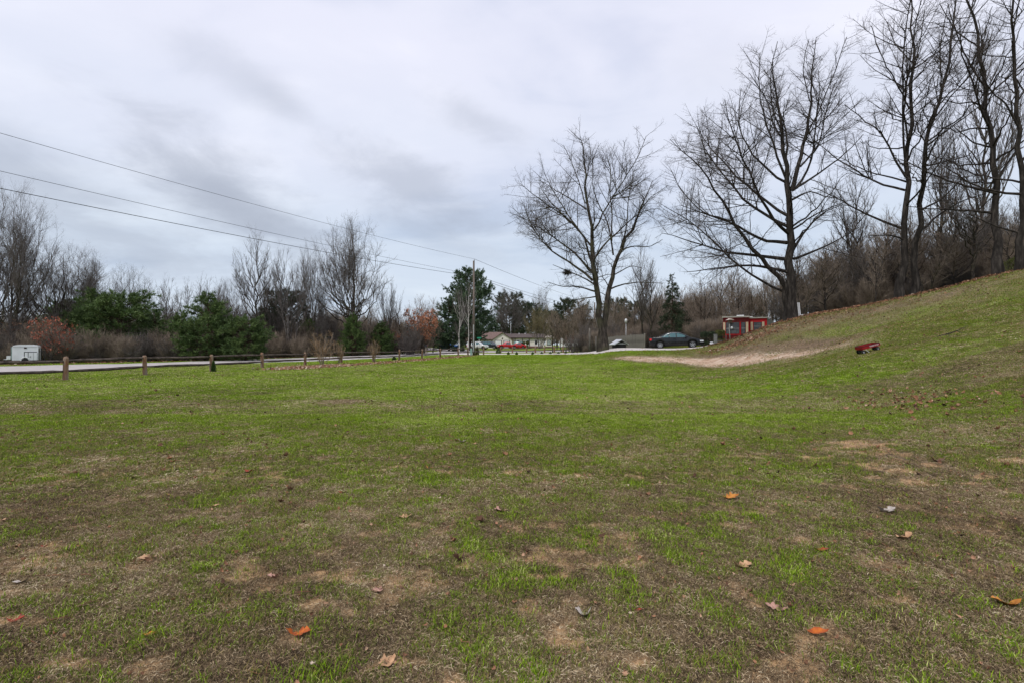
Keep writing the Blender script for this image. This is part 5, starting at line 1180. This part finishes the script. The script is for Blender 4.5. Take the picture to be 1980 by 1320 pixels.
# left wing with long eave
w0 = hx(906); mb = MB(); mb.box(((w0 + g0) / 2, 4.6, wallh / 2 - .1), (g0 - w0, 7.0, wallh + .2)); mb.build('wing_wall', M_cream, house)
mb = MB(); mb.add([(w0 - .4, .5, wallh - .05), (g0 + .1, .5, wallh - .05), (gc, 4.5, rid), (w0 - .4, 4.5, rid), (w0 - .4, .5, wallh + .12), (g0 + .1, .5, wallh + .12), (gc, 4.5, rid + .15), (w0 - .4, 4.5, rid + .15)], [(0, 1, 2, 3), (7, 6, 5, 4), (0, 4, 5, 1), (3, 2, 6, 7), (0, 3, 7, 4), (1, 5, 6, 2)]); mb.build('wing_roof', M_shingle, house)
MB().box(((w0 + g0) / 2, .45, wallh - .02), (g0 - w0 + .4, .08, .2)).build('gutter', M_btrim, house)
# main body right of garage
m0, m1 = g1, hx(1053); mw = hz_(653); mr = hz_(645.5)
mb = MB(); mb.box(((m0 + m1) / 2, 5, mw / 2 - .1), (m1 - m0, 7, mw + .2)); mb.build('main_wall', M_cream, house)
mb = MB(); mb.add([(m0 - 1.4, .9, mw - .05), (m1 + .5, .9, mw - .05), (m1 + .5, 5, mr), (m0 - 3.4, 5, mr), (m0 - 1.4, .9, mw + .1), (m1 + .5, .9, mw + .1), (m1 + .5, 5, mr + .15), (m0 - 3.4, 5, mr + .15)], [(0, 1, 2, 3), (7, 6, 5, 4), (0, 4, 5, 1), (3, 2, 6, 7), (0, 3, 7, 4), (1, 5, 6, 2)]); mb.build('main_roof', M_shingle2, house)
MB().box(((m0 + m1) / 2, .86, mw - .02), (m1 - m0 + 1, .08, .16)).build('gutter', M_btrim, house)
for px, w_, h_ in [(1002, .75, 1.1), (1021, .75, 1.1), (1037, .7, 1.1)]:
    f = MB().box((hx(px), 1.46, 1.65), (w_ + .2, .08, h_ + .2)).build('window', M_white, house); MB().box((hx(px), 1.41, 1.65), (w_, .04, h_)).build('pane', M_glass_d, f)
for px in (996, 1010.5, 1024):
    MB().box((hx(px), 1.43, mw / 2), (.14, .14, mw)).build('wall_batten', M_btrim, house)
f = MB().box((hx(1042), 1.45, 1.1), (.95, .1, 2.1)).build('door', M_white, house)
MB().box(((hx(1020) + hx(1050)) / 2, 1.2, .3), (hx(1050) - hx(1020), .5, .6)).build('foundation', M_brick, house)
b0, b1 = hx(1055.5), hx(1067); bw = hz_(653)
MB().box(((b0 + b1) / 2, .3, bw / 2 + .25), (b1 - b0, 2.6, bw - .5)).build('bay', M_cream, house); MB().box(((b0 + b1) / 2, .3, .15), (b1 - b0 + .02, 2.62, .72)).build('bay_foundation', M_brick, house)
mb = MB(); c_ = ((b0 + b1) / 2, .3); mb.add([(b0 - .5, -1.5, bw), (b1 + .6, -1.5, bw), (b1 + .6, 2, bw), (b0 - .5, 2, bw), (c_[0], .3, hz_(646.5))], [(0, 1, 4), (1, 2, 4), (2, 3, 4), (3, 0, 4), (3, 2, 1, 0)]); mb.build('bay_roof', simple('pale_shingles', (.30, .27, .24), (.42, .38, .34), 4, .9), house)
f = MB().box((c_[0], -1.03, 1.6), (1.25, .08, 1.55)).build('window', M_btrim, house); MB().box((c_[0], -1.08, 1.62), (1.0, .05, 1.3)).build('pane', simple('reflecting_glass', (.25, .30, .30), (.32, .37, .37), 1, .15, spec=.8), f)
MB().tube([(hx(987.5), 4, mr - .3), (hx(987.5), 4, hz_(625))], .05, n=6).build('antenna_mast', M_white, house)
for px in (1004, 1016): MB().tube([(hx(px), 4.2, mr - .2), (hx(px), 4.2, mr + .35)], .08, n=6).build('roof_vent', M_white, house)
# white camper half hidden behind the reddish tree
x, y = X_(1102, 112), 112; cmp_ = empty('camper_van', (x, y, z1(x, y)), 0, 'white camper trailer hidden behind the reddish tree', 'camper')
k_ = 112 / F_PX; mb = MB(); mb.prism([(-20 * k_, .5), (17 * k_, .5), (19 * k_, 1.0), (16 * k_, 1.7), (9 * k_, 2.25), (-16 * k_, 2.45), (-20 * k_, 2.0)], -1.1, 1.1); mb.build('body', M_white, cmp_)
for a in (-11, 2): MB().box((a * k_, -1.12, 1.65), (.8, .04, .5)).build('window', M_glass_d, cmp_)
MB().lathe([(0, -.1), (.34, -.1), (.34, .1), (0, .1)], (0, -1.0, .34), axis='y', n=16).build('wheel', M_tyre, cmp_)
# white cargo trailer at far left
x, y = X_(51.5, 40), 40; ct = empty('cargo_trailer', (x, y, z1(x, y)), R(36), 'small white enclosed cargo trailer across the road at far left', 'trailer')
ct.scale = (.76, .76, .98); ks = 40 / F_PX; M_wp = paint('trailer_white', (.66, .68, .72), .35); w2 = 1.0
mb = MB(); mb.prism([(-1.0, .34), (1.02, .34), (1.02, 1.45), (.93, 1.57), (.4, 1.63), (-.5, 1.63), (-.92, 1.55), (-1.0, 1.42)], -.7, .7); mb.build('body', M_wp, ct)
MB().box((0, -.71, 1.44), (1.9, .03, .03)).build('roof_trim', simple('grey_trim', (.35, .36, .38), (.4, .41, .43)), ct)
MB().box((-1.06, 0, .95), (.08, 1.2, 1.0)).build('front_panel', simple('dull_teal', (.14, .20, .19), (.2, .26, .25)), ct)
MB().box((0.02, -.715, 1.36), (.2, .03, .12)).build('side_light', M_btrim, ct)
dr = MB().box((.42, -.72, .68), (1.0, .03, .72)).build('side_door', M_black, ct)
for cx_, ww in ((.10, .24), (.46, .38), (.80, .26)): MB().box((cx_, -.745, .66), (ww, .02, .64)).build('door_panel', M_wp, dr)
MB().box((.40, -.765, .62), (.05, .02, .12)).build('handle', M_btrim, dr)
MB().tube([(-1.0, 0, .40), (-1.75, 0, .40)], .04, n=6).build('tow_bar', M_metal, ct)
MB().box((-1.35, 0, .56), (.3, .4, .3)).build('tongue_box', M_white, ct)
for s in (-1, 1):
    we = MB().lathe([(.0, -.08), (.2, -.08), (.27, -.06), (.27, .06), (.2, .08), (0, .08)], (0, s * .74, .27), axis='y', n=18).build('wheel', M_tyre, ct)
    mb = MB(); pts = [(math.cos(a) * .34, s * .80, .27 + math.sin(a) * .34) for a in [i * math.pi / 8 for i in range(9)]]; mb.tube(pts, .035, n=5); mb.build('mudguard', M_white, ct)
for yy in (-.6, .6): MB().box((1.08, yy, .8), (.06, .06, 1.0)).build('ramp_post', M_black, ct)
MB().box((1.5, -.6, .62), (.05, .05, .95)).build('ramp_post', M_black, ct); MB().tube([(1.08, -.6, 1.05), (1.5, -.6, 1.05)], .03, n=4).build('ramp_rail', M_black, ct)

# ------------------------------------------------------------------ red park trailer behind the hill
TY = 50.0; TX = X_(1398, TY); k5 = TY / F_PX; tz0 = z1(X_(1405, TY), TY)
tr_ = empty('park_trailer', (TX, TY, tz0), R(-26), 'red park trailer with cream window panels behind the brow of the hill', 'trailer home')
def tz(py): return EYE - (py - HY) / F_PX * TY - tz0
def tx(px): return X_(px, TY) - TX
M_redw = simple('red_siding', (.60, .02, .028), (.48, .014, .02), 2, .5); M_creamp = simple('cream_panel', (.62, .50, .33), (.70, .58, .40), 3, .6); M_fascia = simple('roof_fascia', (.42, .40, .34), (.52, .50, .43), 3, .6)
a, b = 0, tx(1443); c_, d_ = b, tx(1474); zb = tz(668)
MB().box(((a + b) / 2, 3.0, (tz(614.5) + zb) / 2), (b - a, 6, tz(614.5) - zb)).build('front_wall', M_redw, tr_)
MB().box(((c_ + d_) / 2, 3.5, (tz(616) + zb) / 2), (d_ - c_, 5.4, tz(616) - zb)).build('side_wall', M_redw, tr_)
MB().add([(d_ + .002, .8, zb), (tx(1482) + .3, 6.2, zb), (tx(1482) + .3, 6.2, tz(616.5)), (d_ + .002, .8, tz(616.5))], [(0, 1, 2, 3)]).build('end_wall', simple('grey_white_wall', (.45, .47, .5), (.55, .57, .6)), tr_)
MB().box(((a + b) / 2, 2.9, tz(613.6)), (b - a + .16, 6.3, .13)).build('roof_edge', M_fascia, tr_); MB().box(((c_ + d_) / 2 + .05, 3.4, tz(615.2)), (d_ - c_ + .1, 5.5, .12)).build('roof_edge', M_fascia, tr_)
for a2, b2, z0_, z1_ in ((1421, 1435, 612.7, 608.3), (1442.5, 1450, 614.3, 612)):
    MB().box(((tx(a2) + tx(b2)) / 2, 2.2, (tz(z0_) + tz(z1_)) / 2), (tx(b2) - tx(a2), 1.0, tz(z1_) - tz(z0_)), taper=.92).build('roof_vent', M_white, tr_)
sid = MB()
for i in range(9):
    py = 616 + i * 1.0
    if py < 622.5: sid.box(((a + b) / 2, -.015, tz(py + .5)), (b - a, .03, .022))
sid.build('siding_lip', M_btrim, tr_)['kind'] = 'stuff'
sid = MB()
for i in range(10): sid.box(((a + b) / 2, -.015, tz(648 + i * 1.2)), (b - a, .03, .02))
sid.build('siding_lip', M_btrim, tr_)['kind'] = 'stuff'
for a2, b2, z0_, z1_, yy in ((1398.5, 1402, 646.5, 623.5, 0), (1438, 1442, 646.5, 623.5, 0), (1446, 1450, 639, 623, .8), (1465.5, 1469.5, 639, 623, .8)):
    MB().box(((tx(a2) + tx(b2)) / 2, yy - .03, (tz(z0_) + tz(z1_)) / 2), (tx(b2) - tx(a2), .06, tz(z1_) - tz(z0_))).build('cream_panel', M_creamp, tr_)
M_int = simple('window_glass', (.03, .03, .032), (.07, .065, .06), 2.5, .08, spec=.6, lo=.45, hi=.6)
for a2, b2, z0_, z1_, yy in ((1403, 1427, 646, 623.5, 0), (1429.5, 1437.5, 646, 623.5, 0), (1451, 1465, 638.5, 623.5, .8)):
    cx_, cz_ = (tx(a2) + tx(b2)) / 2, (tz(z0_) + tz(z1_)) / 2; w_, h_ = tx(b2) - tx(a2), tz(z1_) - tz(z0_)
    fr = MB().box((cx_, yy - .02, cz_), (w_, .04, h_)).build('window', M_btrim, tr_)
    for s in (-1, 1): MB().box((cx_, yy - .045, cz_ + s * h_ / 4), (w_ - .10, .02, h_ / 2 - .06)).build('pane', M_int, fr)
    MB().box((cx_, yy - .06, cz_ - .02), (w_ - .06, .02, .035)).build('sash_bar', M_metal, fr)
MB().box((tx(1428.3), -.04, tz(634.8)), (.07, .06, tz(623) - tz(646.5))).build('mullion', M_redw, tr_)
MB().box(((tx(1403) + tx(1427)) / 2, -.04, tz(647)), (tx(1438) - tx(1402), .06, .08)).build('sill', M_redw, tr_)
MB().box((tx(1403.5), -.035, tz(655)), (.03, .04, 1.0)).build('trim_strip', M_metal, tr_)
# feeder post, hedge, posts, urn in front of the trailer
x, y = X_(1411.5, 47.5), 47.5; bfd = empty('bird_feeder', (x, y, z1(x, y)), 0, 'roofed bird feeder on a leaning pale post before the red trailer', 'bird feeder')
fz = EYE - (618 - HY) / F_PX * y - z1(x, y)
MB().tube([(.05, 0, -.2), (-.06, 0, fz * .6), (-.02, 0, fz - .25)], .045, n=6).build('post', simple('pale_grey_post', (.3, .3, .28), (.4, .4, .37)), bfd)
mb = MB(); mb.box((0, 0, fz - .18), (.34, .3, .26)); mb.build('tray', simple('feeder_wood', (.10, .065, .04), (.16, .11, .07)), bfd)
mb = MB(); mb.prism([(-.34, fz - .06), (.34, fz - .06), (0, fz + .12)], -.25, .25); mb.build('roof', simple('pinkish_roof', (.5, .38, .33), (.6, .5, .45)), bfd)
MB().lathe([(0, fz - .95), (.1, fz - .9), (.12, fz - .78), (.06, fz - .7), (0, fz - .68)], (.18, 0, 0), n=10).build('hanging_feeder', M_white, bfd)
x, y = X_(1383.5, 46), 46; o = MB().box((0, 0, .5), (.26, .22, 1.25)).box((0, 0, 1.14), (.30, .26, .06)).build('gate_post', simple('concrete_post', (.17, .17, .155), (.27, .27, .25), 6, .9)); o.location = (x, y, z1(x, y) - .1); tag(o, 'square grey post between the clipped hedge and the trailer', 'post')
x0, x1_ = X_(1386, 46.4), X_(1397, 46.4); o = MB().box(((x1_ - x0) / 2, 0, .42), (x1_ - x0, .1, .14)).box(((x1_ - x0) / 2, 0, .15), (x1_ - x0, .08, .14)).build('low_plank_fence', M_post_g); o.location = (x0, 46.4, z1(x0, 46.4)); tag(o, 'low plank fence between the grey post and the red trailer', 'fence')
x, y = X_(1376, 45), 45; o = MB().lathe([(0, 0), (.10, .0), (.07, .05), (.13, .14), (.18, .26), (.14, .36), (.10, .38), (0, .37)], n=14).build('garden_urn', M_white); o.location = (x, y, z1(x, y) - .02); tag(o, 'small white garden urn at the foot of the clipped hedge', 'urn')
def hedge(name, px0, px1, top, Y, dpt, mf, label, seed, cat='hedge'):
    rg = np.random.default_rng(seed); x0, x1_ = X_(px0, Y), X_(px1, Y); xm = (x0 + x1_) / 2; g = z1(xm, Y); H = EYE - (top - HY) / F_PX * Y - g; W2 = (x1_ - x0) / 2
    root = empty(name, (xm, Y, g), 0, label, cat); n_ = 9000; d = nrm(rg.normal(size=(n_, 3))); e = .35
    p = np.sign(d) * np.abs(d) ** e; p = p / np.maximum(1, np.abs(p).max(1, keepdims=True)) * rg.uniform(.72, 1.02, (n_, 1)); c = np.stack([p[:, 0] * W2, p[:, 1] * dpt / 2, (p[:, 2] * .5 + .5) * H], 1)
    a = nrm(rg.normal(size=(n_, 3))); b2 = nrm(np.cross(a, rg.normal(size=(n_, 3)))); s = rg.uniform(.02, .05, (n_, 1)) * max(1, Y / 50)
    V = np.stack([c - a * s, c + b2 * s * .6, c + a * s, c - b2 * s * .6], 1).reshape(-1, 3); link('foliage', np_mesh('foliage', V, np.arange(len(V)).reshape(-1, 4), mf, smooth=False), root)
    mb = MB()
    for i in range(6):
        a_ = rg.uniform(0, 6.28); mb.tube([(rg.uniform(-.5, .5) * W2, 0, -.1), (math.cos(a_) * W2 * .6, math.sin(a_) * dpt * .3, H * .8)], [.03, .01], n=5)
    mb.build('stems', M_bark_dark, root); return root
hedge('clipped_hedge', 1357, 1381, 641, 47.5, 1.3, M_spruce, 'clipped dark green hedge between the black car nose and the trailer', 1)
hedge('evergreen_shrub', 1386, 1399, 638, 49, 1.0, M_olivefol, 'yellow-green evergreen shrub touching the trailer corner', 2, 'shrub')
hedge('rounded_evergreen_shrub', 874, 898, 657, 88, 2.4, M_spruce, 'rounded dark shrub under the white pines beside the blue car', 3, 'shrub')
hedge('foundation_shrub', 1010, 1022, 660, 128, 1.8, M_olivefol, 'olive shrub before the house wall right of the red pickup', 4, 'shrub')
def cone_shrub(px, top, Y, wpx, label, seed, mf=None, group=None):
    rg = np.random.default_rng(seed); x = X_(px, Y); g = z1(x, Y); H = EYE - (top - HY) / F_PX * Y - g; W2 = wpx / F_PX * Y / 2; n_ = 1400
    root = empty('small_evergreen', (x, Y, g), 0, label, 'shrub', group); t = rg.random(n_) ** 1.2; az = rg.uniform(0, 6.28, n_); r = W2 * np.sin(np.clip((1 - t) * 2.3, 0, 1.571)) * rg.uniform(.6, 1.05, n_)
    c = np.stack([np.cos(az) * r, np.sin(az) * r, t * H], 1); a = nrm(np.stack([np.cos(az) * .5, np.sin(az) * .5, np.ones(n_)], 1) + rg.normal(0, .3, (n_, 3))); b2 = nrm(np.cross(a, rg.normal(size=(n_, 3)))); s = rg.uniform(.05, .11, (n_, 1))
    V = np.stack([c - a * s * .3, c + b2 * s * .3, c + a * s, c - b2 * s * .3], 1).reshape(-1, 3); link('foliage', np_mesh('foliage', V, np.arange(len(V)).reshape(-1, 4), mf or M_pine, smooth=False), root)
    MB().tube([(0, 0, -.1), (0, 0, H * .8)], [.04, .01], n=5).build('stem', M_bark_dark, root); return root
cone_shrub(963.5, 672, 70, 9, 'largest dark conical evergreen at the end of the rail fence by the red pickup', 1)
cone_shrub(922.5, 670, 64.5, 8, 'yellow-green conical shrub just right of the utility pole', 2, M_olivefol)
cone_shrub(413, 699, 28.6, 6, 'wispy evergreen sprout growing beside the third fence post', 3)
cone_shrub(762, 690, 50, 7, 'small dark evergreen beside a fence post left of the mailbox', 4)
for i, px in enumerate([983, 999, 1030, 1047.5, 1064, 1080, 1094]):
    cone_shrub(px, 680.5, 66 - i * 1.3, 4.5, 'tiny dark young evergreen in the row along the gravel drive', 10 + i, None, 'row of tiny evergreens along the gravel drive')
# dry weeds and bare bush at the fence
plant(pV, 622, 640, 0, 37.8, 74, 'tall dry leafless bush standing at the fence above the leaf pile', 'shrub')
plant(pV, 655, 658, 0, 41.5, 34, 'smaller dry bush at the fence, right of the tall dry bush', 'shrub')
plant(pV, 724, 655, 0, 46.0, 36, 'dry twiggy bush by the fence, halfway to the mailbox', 'shrub')
cone_shrub(1965, 498, 31.5, 60, 'green evergreen bush on the hilltop between the two right-hand trunks', 31, M_olivefol)
# white lounge chair behind the wide oak
x, y = X_(1549, 38.6), 38.6; lc = empty('lounge_chair', (x, y, z1(x, y)), .1, 'white plastic lounge chair with upright back beside the wide oak', 'chair')
for px_ in (1543.5, 1546.3):
    dxp = X_(px_, y) - x; MB().box((dxp, 0, .55), (.055, .05, 1.15), ry=-.10).build('back_frame', M_white, lc)
for k in range(3): MB().box((-.17, .02, .3 + k * .25), (.16, .03, .05)).build('back_slat', simple('grey_slat', (.3, .31, .33), (.36, .37, .39)), lc)
MB().box((.16, 0, .13), (.52, .5, .07), ry=-.12).build('seat', M_white, lc)
for s in (-.2, .2): MB().box((.3, s, .05), (.05, .05, .2)).build('leg', M_white, lc)
# toy wagon on the slope
wx_, wy_ = ray_ground(1680, 681); M_wred = simple('wagon_red', (.26, .010, .014), (.17, .008, .01), 5, .45)
kw = wy_ / F_PX; wg = empty('toy_wagon', (wx_, wy_, z1(wx_, wy_)), 0, 'red toy wagon with white lettering and black wheels on the grassy slope', 'toy wagon')
Lw = 34 * kw; sl = math.atan2(z1(wx_ + .5, wy_) - z1(wx_ - .5, wy_), 1.0); wg.rotation_euler = (0, -sl, .0)
hgt = .19; Wd = .40
mb = MB(); t = .012
for (cx_, cy_, sx_, sy_) in ((0, -Wd / 2, Lw, t), (0, Wd / 2, Lw, t), (-Lw / 2, 0, t, Wd), (Lw / 2, 0, t, Wd)): mb.box((cx_, cy_, hgt + .06), (sx_ + t * .9, sy_ * 1.0, .115))
mb.box((0, 0, hgt + .008), (Lw - .01, Wd - .01, .012)); mb.build('tray', M_wred, wg)
mb = MB()
for s in (-1, 1): mb.tube([(-Lw / 2, s * (Wd / 2 + .004), hgt + .12), (Lw / 2, s * (Wd / 2 + .004), hgt + .12)], .010, n=6)
for s in (-1, 1): mb.tube([(s * (Lw / 2 + .004), -Wd / 2, hgt + .12), (s * (Lw / 2 + .004), Wd / 2, hgt + .12)], .010, n=6)
mb.build('rim', M_trim, wg)
cu = bpy.data.curves.new('lettering', 'FONT'); cu.body = 'RADIO FLYER'; cu.size = .075; cu.extrude = .001; cu.align_x = 'CENTER'; cu.align_y = 'CENTER'; cu.materials.append(M_white)
to = bpy.data.objects.new('lettering', cu); COL.objects.link(to); to.parent = wg; to.location = (Lw * .16, -Wd / 2 - t - .006, hgt + .065); to.rotation_euler = (math.pi / 2, 0, 0); to.scale = (.8, 1, 1)
for (wx2, wy2) in ((-Lw / 2 + .02, -Wd / 2 + .02), (-Lw / 2 + .10, Wd / 2), (Lw / 2 - .12, -Wd / 2 + .0), (Lw / 2 + .04, Wd / 2 - .02)):
    we = empty('wheel', (wx2, wy2, .085)); we.parent = wg; we.rotation_euler = (0, 0, rf.uniform(-.2, .5))
    MB().lathe([(.045, -.03), (.08, -.028), (.092, -.012), (.092, .012), (.08, .028), (.045, .03), (.045, -.03)], axis='y', n=16).build('tyre', M_tyre, we); MB().lathe([(0, -.022), (.046, -.018), (.046, .018), (0, .022)], axis='y', n=12).build('hub', M_metal, we)
for s in (-Lw / 2 + .05, Lw / 2 - .05): MB().tube([(s, -Wd / 2, .085), (s, Wd / 2, .085)], .01, n=5).box((s, 0, .14), (.05, .2, .10)).build('axle', M_trim, wg)
MB().tube([(-Lw / 2 + .1, -Wd / 2 - .02, .17), (-Lw / 2 + .15, -Wd / 2 - .12, .04), (-Lw / 2 + .13, -Wd / 2 - .2, .02)], .012, n=6).build('handle', M_metal, wg)
# fallen branch on the slope, old nest in the oak
bx_, by_ = ray_ground(1832, 650); fb = empty('fallen_branch', (bx_, by_, z1(bx_, by_)), 0, 'thin fallen branch lying on the hillside grass', 'branch')
def gl(px, py, h=.02): a, b = ray_ground(px, py); return (a - bx_, b - by_, z1(a, b) - z1(bx_, by_) + h)
MB().tube([gl(1812, 652), gl(1832, 648, .05), gl(1850, 643, .06), gl(1873, 634, .1)], [.022, .02, .014, .006], n=6).tube([gl(1850, 643, .05), gl(1862, 645, .03), gl(1872, 644)], [.010, .008, .004], n=5).tube([gl(1832, 648, .05), gl(1840, 652, .02)], [.01, .005], n=5).build('stem', M_bark_dark, fb)
rg = np.random.default_rng(5); c = rg.normal(size=(260, 3)) * np.array([.20, .2, .13]); d = nrm(rg.normal(size=(260, 3))) * .16; P = np.stack([c - d, c + d], 1)
V, Fq = tubes(P, np.full((260, 2), .012), 3); o = link('bird_nest', np_mesh('bird_nest', V, Fq, M_bark_dark)); o.location = at(1097, 527, 46.5); tag(o, 'dark clump of an old nest on the oak\'s left lower limb', 'nest')
rg = np.random.default_rng(6); c = rg.normal(size=(200, 3)) * np.array([.16, .2, .12]); d = nrm(rg.normal(size=(200, 3))) * .14; P = np.stack([c - d, c + d], 1)
# ------------------------------------------------------------------ single fallen leaves near the camera
LM = {k: simple('leaf_' + k, a, b, 30, .55, bmp=.2) for k, (a, b) in dict(orange=((.48, .12, .012), (.26, .05, .01)), red=((.30, .04, .02), (.15, .025, .015)), tan=((.50, .30, .17), (.34, .19, .10)), pink=((.42, .24, .19), (.30, .16, .12)),
      brown=((.13, .065, .045), (.08, .04, .03)), grey=((.42, .37, .33), (.28, .24, .21)), gold=((.48, .20, .03), (.33, .12, .02))).items()}
LEAVES = [(578, 1225, 42, 0, 'orange', .3, .35, 'bright orange lobed oak leaf in the lower left foreground'), (754, 1281, 34, 2, 'tan', -.2, .25, 'pale tan lobed leaf at the bottom edge, left of centre'), (732, 1141, 20, 2, 'pink', 1.2, .5, 'pinkish brown leaf above the pale tan bottom leaf'),
 (888, 1083, 22, 2, 'brown', .8, 1.6, 'dark brown crumpled leaf standing in the central foreground'), (1128, 1189, 30, 2, 'grey', 0, .9, 'grey curled leaf in the lower centre'), (1137, 1256, 16, 1, 'tan', 1.4, .6, 'small cream torn leaf at the bottom centre'),
 (1432, 1095, 38, 0, 'tan', .1, .5, 'peach oak leaf with ragged lobes, centre right foreground'), (1586, 1063, 30, 1, 'red', -.1, .5, 'dark red glossy leaf right of centre'), (1579, 1223, 46, 1, 'orange', -.15, .4, 'long orange leaf at the lower right'),
 (1497, 1176, 38, 0, 'pink', -.5, .5, 'dull pink lobed leaf left above the long orange leaf'), (1940, 1168, 46, 0, 'gold', -.35, .5, 'golden brown leaf near the lower right corner'), (1748, 1040, 32, 0, 'tan', .15, .4, 'pale forked leaf on the thin grass, right side'),
 (1712, 988, 34, 0, 'grey', 0, .5, 'greyish leaf with curled edge above the pale forked leaf'), (1811, 891, 28, 1, 'brown', -.4, .9, 'dark brown pointed leaf on the right slope'), (1412, 962, 30, 0, 'gold', .0, .5, 'two-toned golden leaf in the middle right'),
 (783, 999, 24, 0, 'tan', .2, .6, 'orange and cream leaf in the left middle ground'), (968, 987, 22, 2, 'pink', .2, .4, 'pale pink lobed leaf just above the image centre line of the foreground'), (530, 1115, 26, 0, 'pink', -.1, .5, 'flat tan and rust leaf, left of centre'),
 (288, 1080, 28, 2, 'tan', .1, .3, 'pale peach leaf lying on bare soil at left'), (413, 978, 24, 1, 'tan', .6, .5, 'narrow peach leaf pointing up right, left middle ground'), (35, 1199, 26, 0, 'red', .3, .6, 'rust leaf by the left edge, lower part'),
 (293, 1224, 24, 1, 'gold', .3, .4, 'thin yellowish leaf in the lower left'), (480, 911, 16, 0, 'red', -.2, .8, 'small red and white curled leaf, left middle ground'), (335, 891, 14, 1, 'red', .1, .6, 'small bright red leaf farther back at left'),
 (87, 1055, 14, 1, 'red', .1, .6, 'small dark red leaf near the left edge'), (830, 904, 16, 1, 'gold', -.2, .6, 'small orange leaf farther back near the centre'), (1234, 1178, 18, 1, 'red', .2, .4, 'small rust leaf right of the grey curled leaf'),
 (8, 1004, 20, 1, 'tan', 0, .5, 'slim tan leaf cut by the left edge'), (1455, 908, 14, 2, 'pink', 0, .5, 'small pale pink leaf, upper right of centre'), (662, 952, 16, 0, 'red', .2, .6, 'small rust leaf in the upper centre left'),
 (43, 1125, 34, 1, 'grey', .2, .3, 'long grey shrivelled leaf near the left edge'), (893, 853, 14, 2, 'grey', .1, .7, 'small pale curled leaf far back, left of the centre'), (917, 856, 12, 1, 'tan', .1, .5, 'tiny tan leaf just right of the pale curled leaf')]
for i, (px, py, wp, kd, col, rz, cr, lab) in enumerate(LEAVES):
    x, y = ray_ground(px, py + 3, 1.5, 60); sz = .9 * wp / F_PX * y / (.82 if kd != 1 else .95); me = leaf_mesh('fallen_leaf', kd, sz, cr, LM[col], i + 20, .22 + .1 * (i % 3)); o = link('fallen_leaf', me)
    o.location = (x, y, z1(x, y) + .008 + sz * .07); o.rotation_euler = (R(-6 + 10 * math.sin(i)), R(8 * math.cos(i * 2)), rz); tag(o, lab, 'leaf', 'single fallen leaves in the foreground')

for _o in list(bpy.data.objects):
    if _o.parent and _o.name.split('.')[0] in ('foliage', 'stems'): _o['kind'] = 'stuff'
